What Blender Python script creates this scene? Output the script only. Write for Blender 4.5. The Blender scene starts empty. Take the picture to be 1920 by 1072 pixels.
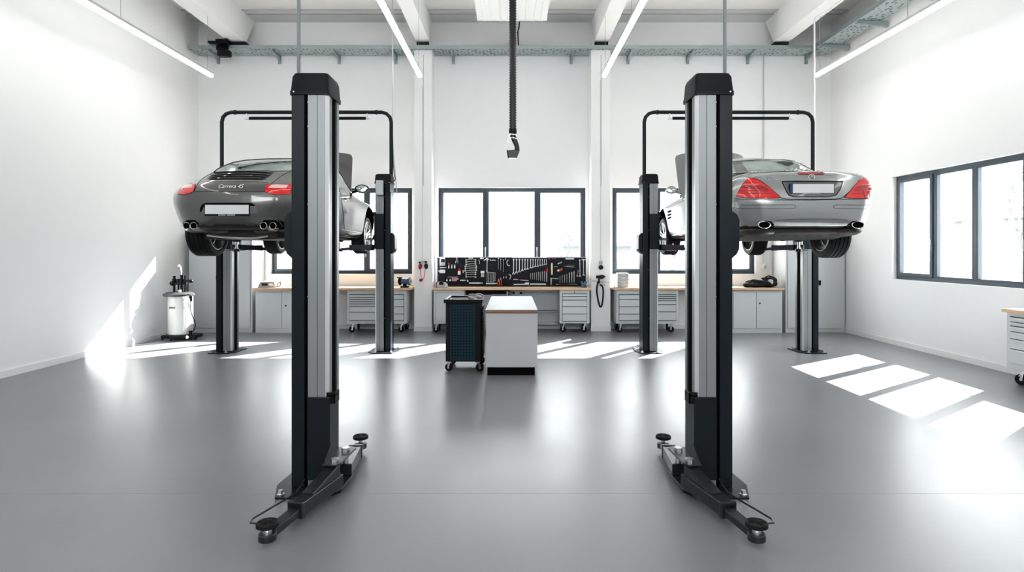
import bpy, bmesh, math, random
import numpy as np
from mathutils import Vector, Matrix
from mathutils.bvhtree import BVHTree
random.seed(7)
C = bpy.context.scene.collection
F = 1135.0; H = 1.68; HY = 468.0
PI = math.pi
def P(px, py, Y):            # a point at depth Y, measured on the 1920x1072 frame
    return Vector(((px-960)/F*Y, Y, H-(py-HY)/F*Y))
def XP(px, Y): return (px-960)/F*Y
def ZP(py, Y): return H-(py-HY)/F*Y

# ------------------------------------------------------------------ materials
MATS = {}
def mat(name, col, rough=0.5, metal=0.0, coat=0.0, spec=0.5, noise=0.0, nscale=20.0, bump=0.0, bscale=60.0, emit=None, estr=0.0, alpha=None):
    m = bpy.data.materials.new(name); m.use_nodes = True
    nt = m.node_tree; b = nt.nodes['Principled BSDF']
    b.inputs['Base Color'].default_value = (*col, 1)
    b.inputs['Roughness'].default_value = rough
    b.inputs['Metallic'].default_value = metal
    b.inputs['Coat Weight'].default_value = coat
    b.inputs['Coat Roughness'].default_value = 0.04
    b.inputs['Specular IOR Level'].default_value = spec
    if emit: 
        b.inputs['Emission Color'].default_value = (*emit, 1); b.inputs['Emission Strength'].default_value = estr
    if noise > 0 or bump > 0:
        tc = nt.nodes.new('ShaderNodeTexCoord')
        if noise > 0:
            n = nt.nodes.new('ShaderNodeTexNoise'); n.inputs['Scale'].default_value = nscale; n.inputs['Detail'].default_value = 4
            nt.links.new(tc.outputs['Object'], n.inputs['Vector'])
            r = nt.nodes.new('ShaderNodeMix'); r.data_type = 'RGBA'
            r.inputs[6].default_value = (*[max(0, c*(1-noise)) for c in col], 1)
            r.inputs[7].default_value = (*[min(1, c*(1+noise)) for c in col], 1)
            nt.links.new(n.outputs['Fac'], r.inputs[0]); nt.links.new(r.outputs[2], b.inputs['Base Color'])
        if bump > 0:
            n2 = nt.nodes.new('ShaderNodeTexNoise'); n2.inputs['Scale'].default_value = bscale; n2.inputs['Detail'].default_value = 3
            nt.links.new(tc.outputs['Object'], n2.inputs['Vector'])
            bp = nt.nodes.new('ShaderNodeBump'); bp.inputs['Strength'].default_value = bump; bp.inputs['Distance'].default_value = 0.01
            nt.links.new(n2.outputs['Fac'], bp.inputs['Height']); nt.links.new(bp.outputs['Normal'], b.inputs['Normal'])
    MATS[name] = m
    return m
M_wall = mat('wall_paint', (.86,.865,.865), .75, noise=.015, nscale=2.5, bump=.08, bscale=90)
M_pillar = mat('pillar_paint', (.90,.90,.895), .65, noise=.01, nscale=3)
M_ceil = mat('ceiling_paint', (.80,.80,.795), .8, noise=.015, nscale=2)
M_beam = mat('beam_concrete', (.84,.84,.835), .8, noise=.02, nscale=3)
M_base = mat('baseboard_paint', (.82,.82,.82), .5)
M_frame = mat('window_frame_grey', (.07,.09,.108), .42, spec=.35, noise=.05, nscale=5)
M_post = mat('anthracite_steel', (.012,.018,.022), .36, spec=.22, noise=.08, nscale=8)
M_black = mat('black_plastic', (.010,.011,.012), .42, spec=.2)
M_matte = mat('matte_black', (.004,.004,.005), .8, spec=.1)
M_alu = mat('grey_aluminium', (.25,.265,.27), .42, metal=.35, noise=.03, nscale=6)
M_alul = mat('bright_aluminium', (.62,.64,.65), .35, metal=.4)
M_chrome = mat('chrome', (.78,.78,.78), .12, metal=1)
M_steel = mat('brushed_steel', (.62,.63,.64), .28, metal=.9)
M_galv = mat('galvanised_steel', (.36,.42,.42), .42, metal=.5, noise=.15, nscale=30)
M_cab = mat('light_grey_cabinet', (.54,.56,.565), .42, noise=.01, nscale=3)
M_cabd = mat('grey_panel', (.42,.44,.45), .5)
M_gap = mat('dark_gap', (.025,.027,.03), .7, spec=.2)
M_rubber = mat('tyre_rubber', (.014,.014,.015), .62, spec=.25, bump=.1, bscale=120)
M_red = mat('red_plastic', (.55,.02,.02), .35)
M_darkred = mat('dark_red_plastic', (.33,.03,.03), .4)
M_orange = mat('orange_handle', (.75,.12,.03), .4)
M_cream = mat('cream_handle', (.80,.70,.45), .5)
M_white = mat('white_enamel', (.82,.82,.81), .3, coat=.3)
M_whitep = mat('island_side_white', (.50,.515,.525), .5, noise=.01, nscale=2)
def perf_mat():
    m = bpy.data.materials.new('petrol_blue_perforated'); m.use_nodes = True; nt = m.node_tree; b = nt.nodes['Principled BSDF']
    tc = nt.nodes.new('ShaderNodeTexCoord'); sp = nt.nodes.new('ShaderNodeSeparateXYZ'); cb = nt.nodes.new('ShaderNodeCombineXYZ')
    v = nt.nodes.new('ShaderNodeTexVoronoi'); v.voronoi_dimensions = '2D'; v.inputs['Scale'].default_value = 25.6; v.inputs['Randomness'].default_value = 0
    r = nt.nodes.new('ShaderNodeMapRange'); r.inputs['From Min'].default_value = .24; r.inputs['From Max'].default_value = .30
    mx = nt.nodes.new('ShaderNodeMix'); mx.data_type = 'RGBA'; mx.inputs[6].default_value = (.001,.002,.003,1); mx.inputs[7].default_value = (.010,.036,.052,1)
    nt.links.new(tc.outputs['Object'], sp.inputs[0]); nt.links.new(sp.outputs[0], cb.inputs[0]); nt.links.new(sp.outputs[2], cb.inputs[1]); nt.links.new(cb.outputs[0], v.inputs['Vector'])
    nt.links.new(v.outputs['Distance'], r.inputs['Value']); nt.links.new(r.outputs[0], mx.inputs[0]); nt.links.new(mx.outputs[2], b.inputs['Base Color']); b.inputs['Roughness'].default_value = .45; b.inputs['Specular IOR Level'].default_value = .2
    return m
M_bluef = mat('petrol_blue_panel', (.010,.036,.052), .42, spec=.2)
M_blue = perf_mat()
M_bluep = mat('blue_tool', (.05,.12,.2), .4)
M_bag = mat('black_fabric', (.012,.012,.013), .8, bump=.4, bscale=25)
M_peg = mat('pegboard_grey', (.017,.021,.026), .55, spec=.2, noise=.1, nscale=15)
M_concrete = mat('outside_concrete', (.75,.74,.72), .9, noise=.05, nscale=2)
M_bark = mat('pale_bark', (.10,.10,.10), .9, noise=.2, nscale=9)
M_house = mat('outside_render_wall', (.115,.117,.12), .9, noise=.05, nscale=2)
M_led = mat('led_tube', (1,1,1), .5, emit=(1,.99,.97), estr=9.0)
M_under = mat('underbody_grime', (.035,.033,.030), .55, noise=.4, nscale=14, metal=.3)
M_exh = mat('exhaust_metal', (.22,.20,.18), .4, metal=.9, noise=.3, nscale=9)
M_lens = mat('red_lens', (.60,.012,.015), .12, coat=1, noise=.25, nscale=14, emit=(.6,.02,.02), estr=.06)
M_lensc = mat('clear_pinkish_lens', (.78,.50,.48), .15, coat=1)
M_lensd = mat('dark_red_lens', (.30,.01,.012), .15, coat=1)
M_plate = mat('licence_plate_white', (.66,.67,.68), .4)
M_pblue = mat('plate_blue', (.03,.05,.2), .4)
M_mirror = mat('mirror_glass', (.55,.62,.58), .03, metal=1)
M_dkpaint = mat('dark_grey_car_paint', (.105,.105,.102), .28, metal=.55, coat=1, noise=.02, nscale=200)
M_silver = mat('silver_car_paint', (.33,.345,.345), .27, metal=.65, coat=1, noise=.02, nscale=200)
M_carglass = mat('tinted_car_glass', (.30,.36,.345), .12, coat=.6, spec=.5, noise=.5, nscale=3.2)
M_carglassd = mat('dark_car_glass', (.045,.055,.055), .05, coat=1, spec=.8)
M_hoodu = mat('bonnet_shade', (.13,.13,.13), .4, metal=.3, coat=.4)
M_hoods = mat('bonnet_grey_silver', (.24,.245,.245), .4, metal=.4, coat=.4)
M_rim = mat('alloy_wheel', (.62,.63,.64), .25, metal=.85)

M_arm = mat('satin_black_steel', (.020,.022,.026), .30, spec=.55)
M_hose = mat('hose_black', (.015,.015,.016), .35, spec=.45)
def wood_mat():
    m = bpy.data.materials.new('beech_worktop'); m.use_nodes = True; nt = m.node_tree; b = nt.nodes['Principled BSDF']
    tc = nt.nodes.new('ShaderNodeTexCoord'); mp = nt.nodes.new('ShaderNodeMapping'); mp.inputs['Scale'].default_value = (2, 30, 30)
    n = nt.nodes.new('ShaderNodeTexNoise'); n.inputs['Scale'].default_value = 3; n.inputs['Detail'].default_value = 5
    r = nt.nodes.new('ShaderNodeValToRGB'); r.color_ramp.elements[0].color = (.52,.33,.20,1); r.color_ramp.elements[1].color = (.72,.52,.36,1)
    r.color_ramp.elements[0].position = .3; r.color_ramp.elements[1].position = .7
    nt.links.new(tc.outputs['Object'], mp.inputs['Vector']); nt.links.new(mp.outputs[0], n.inputs['Vector'])
    nt.links.new(n.outputs['Fac'], r.inputs['Fac']); nt.links.new(r.outputs['Color'], b.inputs['Base Color'])
    b.inputs['Roughness'].default_value = .4
    return m
M_wood = wood_mat()
M_copper = mat('brown_edge_band', (.27,.15,.10), .35, noise=.2, nscale=12)

def floor_mat():
    m = bpy.data.materials.new('grey_epoxy_floor'); m.use_nodes = True; nt = m.node_tree; b = nt.nodes['Principled BSDF']
    tc = nt.nodes.new('ShaderNodeTexCoord')
    n = nt.nodes.new('ShaderNodeTexNoise'); n.inputs['Scale'].default_value = .8; n.inputs['Detail'].default_value = 2; n.inputs['Roughness'].default_value = .4
    nt.links.new(tc.outputs['Object'], n.inputs['Vector'])
    r = nt.nodes.new('ShaderNodeValToRGB')
    r.color_ramp.elements[0].color = (.190,.194,.205,1); r.color_ramp.elements[1].color = (.235,.239,.250,1)
    r.color_ramp.elements[0].position = .1; r.color_ramp.elements[1].position = .9
    nt.links.new(n.outputs['Fac'], r.inputs['Fac']); nt.links.new(r.outputs['Color'], b.inputs['Base Color'])
    mr = nt.nodes.new('ShaderNodeMapRange'); mr.inputs['To Min'].default_value = .285; mr.inputs['To Max'].default_value = .38
    n3 = nt.nodes.new('ShaderNodeTexNoise'); n3.inputs['Scale'].default_value = 1.6; n3.inputs['Detail'].default_value = 3
    nt.links.new(tc.outputs['Object'], n3.inputs['Vector']); nt.links.new(n3.outputs['Fac'], mr.inputs['Value']); nt.links.new(mr.outputs[0], b.inputs['Roughness'])
    mp = nt.nodes.new('ShaderNodeMapping'); mp.inputs['Scale'].default_value = (6, 14, 6)
    nt.links.new(tc.outputs['Object'], mp.inputs['Vector'])
    n2 = nt.nodes.new('ShaderNodeTexNoise'); n2.inputs['Scale'].default_value = 3.0; n2.inputs['Detail'].default_value = 4
    nt.links.new(mp.outputs[0], n2.inputs['Vector'])
    bp = nt.nodes.new('ShaderNodeBump'); bp.inputs['Strength'].default_value = .04; bp.inputs['Distance'].default_value = .01
    nt.links.new(n2.outputs['Fac'], bp.inputs['Height']); nt.links.new(bp.outputs['Normal'], b.inputs['Normal'])
    b.inputs['Specular IOR Level'].default_value = .6; b.inputs['Coat Weight'].default_value = .15; b.inputs['Coat Roughness'].default_value = .3
    return m
M_floor = floor_mat()

def tray_mat():
    m = bpy.data.materials.new('perforated_galvanised'); m.use_nodes = True; nt = m.node_tree; b = nt.nodes['Principled BSDF']
    tc = nt.nodes.new('ShaderNodeTexCoord'); v = nt.nodes.new('ShaderNodeTexVoronoi'); v.inputs['Scale'].default_value = 13; v.inputs['Randomness'].default_value = .45
    nt.links.new(tc.outputs['Object'], v.inputs['Vector'])
    r = nt.nodes.new('ShaderNodeValToRGB'); r.color_ramp.elements[0].color = (.10,.13,.135,1); r.color_ramp.elements[1].color = (.42,.48,.48,1)
    r.color_ramp.elements[0].position = .30; r.color_ramp.elements[1].position = .36
    nt.links.new(v.outputs['Distance'], r.inputs['Fac']); nt.links.new(r.outputs['Color'], b.inputs['Base Color'])
    b.inputs['Roughness'].default_value = .45; b.inputs['Metallic'].default_value = .3
    return m
M_tray = tray_mat()

def glass_mat():
    m = bpy.data.materials.new('window_glass'); m.use_nodes = True; nt = m.node_tree; nt.nodes.clear()
    o = nt.nodes.new('ShaderNodeOutputMaterial'); t = nt.nodes.new('ShaderNodeBsdfTransparent'); g = nt.nodes.new('ShaderNodeBsdfGlossy')
    g.inputs['Roughness'].default_value = .0; t.inputs['Color'].default_value = (.97,.985,.98,1)
    mx = nt.nodes.new('ShaderNodeMixShader'); mx.inputs[0].default_value = .05
    nt.links.new(t.outputs[0], mx.inputs[1]); nt.links.new(g.outputs[0], mx.inputs[2]); nt.links.new(mx.outputs[0], o.inputs[0])
    return m
M_glass = glass_mat()

# ------------------------------------------------------------------ mesh builder
class MB:
    def __init__(s): s.bm = bmesh.new(); s.mi = 0
    def _tag(s, faces):
        for f in faces: f.material_index = s.mi
    def box(s, x0, x1, y0, y1, z0, z1):
        v = [s.bm.verts.new(p) for p in ((x0,y0,z0),(x1,y0,z0),(x1,y1,z0),(x0,y1,z0),(x0,y0,z1),(x1,y0,z1),(x1,y1,z1),(x0,y1,z1))]
        fs = [s.bm.faces.new([v[i] for i in q]) for q in ((3,2,1,0),(4,5,6,7),(0,1,5,4),(1,2,6,5),(2,3,7,6),(3,0,4,7))]
        s._tag(fs); return s
    def obox(s, c, size, R=None):
        n0 = len(s.bm.verts); hx, hy, hz = [q/2 for q in size]
        s.box(-hx,hx,-hy,hy,-hz,hz); s.bm.verts.ensure_lookup_table()
        R = R or Matrix.Identity(3)
        for v in s.bm.verts[n0:]: v.co = R @ v.co + Vector(c)
        return s
    def bar(s, a, b, w, h, up=(0,0,1)):      # rectangular bar from a to b
        a, b = Vector(a), Vector(b); d = (b-a); L = d.length; d.normalize()
        up = Vector(up); sd = d.cross(up)
        if sd.length < 1e-4: sd = d.cross(Vector((0,1,0)))
        sd.normalize(); u = sd.cross(d)
        R = Matrix((sd, d, u)).transposed()
        return s.obox((a+b)/2, (w, L, h), R)
    def prism(s, pts, axis, a, b):           # pts 2D; axis 'x','y','z' extrude from a to b
        def mk(p, t):
            if axis == 'x': return (t, p[0], p[1])
            if axis == 'y': return (p[0], t, p[1])
            return (p[0], p[1], t)
        A = [s.bm.verts.new(mk(p, a)) for p in pts]; B = [s.bm.verts.new(mk(p, b)) for p in pts]
        n = len(pts); fs = [s.bm.faces.new(A), s.bm.faces.new(B[::-1])]
        for i in range(n): fs.append(s.bm.faces.new((A[i], B[i], B[(i+1)%n], A[(i+1)%n])))
        s._tag(fs); return s
    def ring(s, c, d, r, seg, up=None):
        d = Vector(d).normalized(); up = Vector((0,0,1)) if abs(d.z) < .9 else Vector((0,1,0))
        u = d.cross(up).normalized(); w = u.cross(d)
        return [s.bm.verts.new(Vector(c)+u*(r*math.cos(2*PI*i/seg))+w*(r*math.sin(2*PI*i/seg))) for i in range(seg)]
    def lathe(s, prof, o, d, seg=24, cap=True):   # prof: (radius, distance along d)
        d = Vector(d).normalized(); o = Vector(o); rings = []
        for r, t in prof: rings.append(s.ring(o+d*t, d, max(r, 1e-5), seg))
        fs = []
        for A, B in zip(rings, rings[1:]):
            for i in range(seg): fs.append(s.bm.faces.new((A[i], A[(i+1)%seg], B[(i+1)%seg], B[i])))
        if cap: fs += [s.bm.faces.new(rings[0][::-1]), s.bm.faces.new(rings[-1])]
        s._tag(fs); return s
    def cyl(s, a, b, r, seg=16, r2=None):
        a, b = Vector(a), Vector(b)
        return s.lathe([(r,0),(r if r2 is None else r2,(b-a).length)], a, b-a, seg)
    def tube(s, pts, r, seg=8, cap=True, rads=None):
        pts = [Vector(p) for p in pts]; n = len(pts); rings = []; fs = []
        t0 = (pts[1]-pts[0]).normalized(); up = Vector((0,0,1)) if abs(t0.z) < .9 else Vector((0,1,0))
        u = t0.cross(up).normalized()
        for i, p in enumerate(pts):
            t = ((pts[min(i+1,n-1)]-pts[max(i-1,0)])).normalized()
            u = (u - t*u.dot(t)).normalized(); w = t.cross(u); rr = rads[i] if rads else r
            rings.append([s.bm.verts.new(p+u*(rr*math.cos(2*PI*k/seg))+w*(rr*math.sin(2*PI*k/seg))) for k in range(seg)])
        for A, B in zip(rings, rings[1:]):
            for k in range(seg): fs.append(s.bm.faces.new((A[k], A[(k+1)%seg], B[(k+1)%seg], B[k])))
        if cap: fs += [s.bm.faces.new(rings[0][::-1]), s.bm.faces.new(rings[-1])]
        s._tag(fs); return s
    def blob(s, c, r, seg=16, amp=0.0, seed=0):
        n0 = len(s.bm.verts)
        res = bmesh.ops.create_icosphere(s.bm, subdivisions=3, radius=1)
        rnd = random.Random(seed); ph = [(rnd.uniform(1.5,4), rnd.uniform(1.5,4), rnd.uniform(1.5,4), rnd.uniform(0,6)) for _ in range(5)]
        for v in res['verts']:
            k = 1+amp*sum(math.sin(a*v.co.x+b*v.co.y+cc*v.co.z+d) for a,b,cc,d in ph)/2.5
            v.co = Vector((v.co.x*r[0]*k, v.co.y*r[1]*k, v.co.z*r[2]*k)) + Vector(c)
        s._tag({f for v in res['verts'] for f in v.link_faces}); return s
    def build(s, name, material, parent=None, smooth=True, bevel=0, ang=35, origin=None):
        bmesh.ops.recalc_face_normals(s.bm, faces=s.bm.faces)
        me = bpy.data.meshes.new(name)
        o = bpy.data.objects.new(name, me); C.objects.link(o)
        off = Vector((0,0,0))
        if parent is not None:
            o.parent = parent; off = wloc(parent)
        elif origin is not None:
            off = Vector(origin); o.location = off
        elif s.bm.verts:
            xs = [v.co for v in s.bm.verts]
            off = Vector((sum(v.x for v in xs)/len(xs), sum(v.y for v in xs)/len(xs), min(v.z for v in xs))); o.location = off
        if off.length > 0: bmesh.ops.translate(s.bm, vec=-off, verts=s.bm.verts)
        s.bm.to_mesh(me); s.bm.free()
        for m in (material if isinstance(material, (list, tuple)) else [material]): me.materials.append(m)
        if smooth:
            me.polygons.foreach_set('use_smooth', [True]*len(me.polygons)); me.set_sharp_from_angle(angle=math.radians(ang))
        if bevel:
            b = o.modifiers.new('bevel', 'BEVEL'); b.width = bevel; b.segments = 2; b.limit_method = 'ANGLE'; b.angle_limit = math.radians(50); b.harden_normals = False
        return o
def wloc(o):
    v = Vector(o.location)
    while o.parent is not None: o = o.parent; v += Vector(o.location)
    return v
def tag(o, label=None, cat=None, group=None, kind=None):
    if label: o['label'] = label
    if cat: o['category'] = cat
    if group: o['group'] = group
    if kind: o['kind'] = kind
    return o
def thing(name, loc, label, cat, group=None):
    o = bpy.data.objects.new(name, None); C.objects.link(o); o.location = loc; o.empty_display_size = .1
    return tag(o, label, cat, group)
def struct(name, mb, m, parent=None, **k):
    o = mb.build(name, m, parent, **k); 
    if parent is None: o['kind'] = 'structure'
    return o
def dup(root, loc, label=None, group=None):
    r = root.copy(); C.objects.link(r); r.location = loc
    if label: r['label'] = label
    if group: r['group'] = group
    for ch in list(root.children):
        c = ch.copy(); C.objects.link(c); c.parent = r
        for g in ch.children:
            d = g.copy(); C.objects.link(d); d.parent = c
    return r
def arc(c, r, a0, a1, n, plane='xz', off=0):
    out = []
    for i in range(n+1):
        a = math.radians(a0+(a1-a0)*i/n); u, v = r*math.cos(a), r*math.sin(a)
        out.append(Vector((c[0]+u, c[1], c[2]+v)) if plane == 'xz' else Vector((c[0]+u, c[1]+v, c[2])) if plane == 'xy' else Vector((c[0], c[1]+u, c[2]+v)))
    return out
def smooth_path(pts, n=8):
    pts = [Vector(p) for p in pts]; out = []
    for i in range(len(pts)-1):
        p0 = pts[max(i-1,0)]; p1 = pts[i]; p2 = pts[i+1]; p3 = pts[min(i+2,len(pts)-1)]
        for k in range(n):
            t = k/n
            out.append(.5*((2*p1)+(p2-p0)*t+(2*p0-5*p1+4*p2-p3)*t*t+(3*p1-p0-3*p2+p3)*t**3))
    out.append(pts[-1]); return out

# ------------------------------------------------------------------ room shell
YB = 12.9; XL = -6.68; XR = 6.78; YF = -4.0; ZC = 6.52; WT = .30
WZ0, WZ1 = 1.165, 3.0
wins = [(-5.14,-2.13),(-1.57,1.57),(2.14,5.19)]
mb = MB(); mb.box(XL-WT, XR+WT, YF-WT, YB+WT, -.12, 0)
floor = struct('floor', mb, M_floor, smooth=False)
mb = MB(); mb.box(XL-WT, XR+WT, YF-WT, YB+WT, ZC, ZC+.3)
struct('ceiling', mb, M_ceil, smooth=False)
mb = MB()
for y in (12.2, 12.42): mb.box(XL, XR, y, y+.02, ZC-.012, ZC)
for y in (9.6, 7.2, 4.8): mb.box(XL, XR, y, y+.02, ZC-.008, ZC)
struct('trim_1', mb, M_cabd, smooth=False)
mb = MB()
mb.box(XL-WT, XR+WT, YB, YB+WT, 0, WZ0); mb.box(XL-WT, XR+WT, YB, YB+WT, WZ1, ZC)
xs = [XL-WT]+[q for w in wins for q in w]+[XR+WT]
for a, b in zip(xs[0::2], xs[1::2]): mb.box(a, b, YB, YB+WT, WZ0, WZ1)
struct('wall_back', mb, M_wall, smooth=False)
mb = MB(); mb.box(XL-WT, XL, YF-WT, YB, 0, ZC); struct('wall_left', mb, M_wall, smooth=False)
RY0, RY1 = 7.15, 10.80; RZ0, RZ1 = 1.16, 2.975
mb = MB()
mb.box(XR, XR+WT, YF-WT, YB, 0, RZ0); mb.box(XR, XR+WT, YF-WT, YB, RZ1, ZC)
mb.box(XR, XR+WT, YF-WT, RY0, RZ0, RZ1); mb.box(XR, XR+WT, RY1, YB, RZ0, RZ1)
struct('wall_right', mb, M_wall, smooth=False)
mb = MB()     # wall behind the camera; unseen high strip opening added for soft fill light
mb.box(XL, XR, YF-WT, YF, 0, 3.5); mb.box(XL, XR, YF-WT, YF, 5.1, ZC); mb.box(XL, -5.0, YF-WT, YF, 3.5, 5.1); mb.box(5.0, XR, YF-WT, YF, 3.5, 5.1)
struct('wall_front', mb, M_wall, smooth=False)
# floor joints
mb = MB(); mb.box(XL, XR, 4.17, 4.174, 0, .0006)
struct('trim_2', mb, mat('floor_joint', (.24,.245,.25), .4), smooth=False)
# baseboards
mb = MB(); mb.box(XL, XL+.02, YF, YB, 0, .09); struct('baseboard_left', mb, M_base, smooth=False)
mb = MB(); mb.box(XR-.02, XR, YF, YB, 0, .09); struct('baseboard_right', mb, M_base, smooth=False)
mb = MB(); mb.box(XL+.02, XR-.02, YB-.02, YB, 0, .09); struct('baseboard_back', mb, M_base, smooth=False)
# pillars (structure)
for i, (a, b) in enumerate(((-2.02,-1.655),(1.635,2.03))):
    mb = MB(); mb.box(a, b, 12.5, YB, .0, 5.95)
    p = struct('trim_%d' % (3+i), mb, M_pillar, smooth=False)
    q = MB(); q.box(a-.008, b+.008, 12.485, 12.5, 0, .10); q.build('skirting', M_base, p, smooth=False)
    q = MB(); xm = a+.19 if i == 0 else b-.19; q.box(xm-.006, xm+.006, 12.494, 12.5, 3.0, 5.7); q.build('cable_channel', M_cabd, p, smooth=False)
# beams
for i, (a, b) in enumerate(((-5.81,-5.46),(-1.97,-1.70),(1.69,1.985),(5.38,5.69))):
    mb = MB(); mb.prism([(YF,5.95),(12.45,5.95),(12.86,ZC),(YF,ZC)], 'x', a, b)
    o = struct('trim_%d' % (5+i), mb, M_beam, smooth=False)
    q = MB(); q.box(a+.01, b-.01, 12.42, 12.6, 5.895, 5.945); q.build('bearing_pad', M_gap, o, smooth=False)

# ------------------------------------------------------------------ windows
def window_x(name, x0, x1, z0, z1, y, mull, handles):
    mb = MB(); d0, d1 = y, y+.07; t = .055
    mb.box(x0,x1,d0,d1,z0,z0+t); mb.box(x0,x1,d0,d1,z1-t,z1); mb.box(x0,x0+t,d0,d1,z0+t,z1-t); mb.box(x1-t,x1,d0,d1,z0+t,z1-t)
    edges = [x0]+mull+[x1]
    for m in mull: mb.box(m-.03,m+.03,d0,d1,z0+t,z1-t)
    r = struct(name, mb, M_frame, smooth=False, bevel=.004)
    for i, (a, b) in enumerate(zip(edges, edges[1:])):
        a2 = a+(t if i == 0 else .03); b2 = b-(t if i == len(edges)-2 else .03)
        s = .05 if i != 1 else .025; dd = .02 if i != 1 else 0
        q = MB(); q.box(a2,b2,d0-dd,d1-.01,z0+t,z0+t+s); q.box(a2,b2,d0-dd,d1-.01,z1-t-s,z1-t); q.box(a2,a2+s,d0-dd,d1-.01,z0+t+s,z1-t-s); q.box(b2-s,b2,d0-dd,d1-.01,z0+t+s,z1-t-s)
        sh = q.build('sash', M_frame, r, smooth=False, bevel=.003)
        q = MB(); q.box(a2+s,b2-s,y+.03,y+.034,z0+t+s,z1-t-s); q.build('glass_pane', M_glass, sh, smooth=False)
    for hx in handles:
        q = MB(); q.box(hx-.014,hx+.014,d0-.03,d0-.018,z0+.50,z0+.57); q.cyl((hx,d0-.055,z0+.535),(hx,d0-.03,z0+.535),.009,10); q.box(hx-.011,hx+.011,d0-.065,d0-.052,z0+.36,z0+.545)
        q.build('handle', M_alul, r, bevel=.002)
    q = MB(); q.box(x0-.01,x1+.01,YB-.03,y,z0-.025,z0); q.build('sill', M_base, r, smooth=False)
    return r
for i, (a, b) in enumerate(wins):
    w = b-a; mu = [a+w*.325, a+w*.67]
    window_x('window_%d' % (i+1), a, b, WZ0, WZ1, 12.99, mu, [mu[0]+.0-.02, mu[1]+.0-.0])
# right wall window (faces -x)
def window_y(name, y0, y1, z0, z1, x, mull, handles):
    mb = MB(); t = .06; d0, d1 = x, x+.07
    mb.box(d0,d1,y0,y1,z0,z0+t); mb.box(d0,d1,y0,y1,z1-t,z1); mb.box(d0,d1,y0,y0+t,z0+t,z1-t); mb.box(d0,d1,y1-t,y1,z0+t,z1-t)
    for m in mull: mb.box(d0,d1,m-.03,m+.03,z0+t,z1-t)
    r = struct(name, mb, M_frame, smooth=False, bevel=.004)
    edges = [y0]+mull+[y1]
    for i, (a, b) in enumerate(zip(edges, edges[1:])):
        a2 = a+(t if i == 0 else .03); b2 = b-(t if i == len(edges)-2 else .03); op = i in (0, 3)
        s = .06 if op else .03; dd = .02 if op else 0
        q = MB(); q.box(d0-dd,d1-.01,a2,b2,z0+t,z0+t+s); q.box(d0-dd,d1-.01,a2,b2,z1-t-s,z1-t); q.box(d0-dd,d1-.01,a2,a2+s,z0+t+s,z1-t-s); q.box(d0-dd,d1-.01,b2-s,b2,z0+t+s,z1-t-s)
        sh = q.build('sash', M_frame, r, smooth=False, bevel=.003)
        q = MB(); q.box(x+.03,x+.034,a2+s,b2-s,z0+t+s,z1-t-s); q.build('glass_pane', M_glass, sh, smooth=False)
    for hy in handles:
        q = MB(); q.box(d0-.032,d0-.02,hy-.016,hy+.016,z0+.60,z0+.69); q.cyl((d0-.06,hy,z0+.65),(d0-.03,hy,z0+.65),.01,10); q.box(d0-.07,d0-.055,hy-.012,hy+.012,z0+.50,z0+.66)
        q.build('handle', M_alul, r, bevel=.002)
    return r
YW = [9.83, 8.97, 8.07]
window_y('window_4', RY0, RY1, RZ0, RZ1, XR+.08, sorted(YW), [9.90, 8.02])

# ------------------------------------------------------------------ LED tubes and ceiling fittings
ZT = 4.9
for i, (x, lab) in enumerate(((-5.56,'long white LED light line running beside the left wall'),(-1.70,'long white LED light line left of the black hanging hose'),(1.70,'long white LED light line right of the black hanging hose'),(5.62,'long white LED light line running beside the right wall'))):
    t = thing('led_light', (x, 6.0, ZT), lab, 'ceiling light', 'suspended LED light lines')
    q = MB(); q.box(x-.035,x+.035,.6,11.2,ZT+.02,ZT+.06); q.build('housing', M_alul, t, smooth=False)
    q = MB(); q.box(x-.032,x+.032,.6,11.2,ZT-.03,ZT+.02); q.build('diffuser', M_led, t, smooth=False)
    for y in (11.05, 8.6, 6.0, 3.4, 1.0):
        q = MB(); q.cyl((x,y,ZT+.06),(x,y,ZC-.001),.004,6); q.build('suspension_wire', M_galv, t)
# radiant ceiling panel
ZR = 5.78
t = thing('ceiling_heating_panel', (0,9,ZR), 'white ribbed metal heating panel under the ceiling behind the hanging hose', 'ceiling panel')
q = MB(); q.box(-.62,.62,5.0,10.85,ZR,ZR+.05); q.build('panel', M_white, t, smooth=False)
for x in (-.5,-.375,-.2,-.075,.12,.245,.40,.52):
    q = MB(); q.prism([(x-.018,ZR),(x,ZR-.02),(x+.018,ZR)], 'y', 5.0, 10.85); q.build('rib', M_white, t, smooth=False)
for x, y in ((-.55,10.5),(.55,10.5),(-.55,6),(.55,6)):
    q = MB(); q.cyl((x,y,ZR+.05),(x,y,ZC),.004,6); q.build('suspension_wire', M_galv, t)
# thin black cable from the panel to tray
q = MB(); q.tube(smooth_path([P(974,38,11.3),P(973,52,11.5),P(971,60,12.0),P(972,84,12.4)],5), .012, 8)
tag(q.build('power_cable', M_matte), 'short black cable hanging from the ceiling panel down to the cable tray', 'cable')

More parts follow.
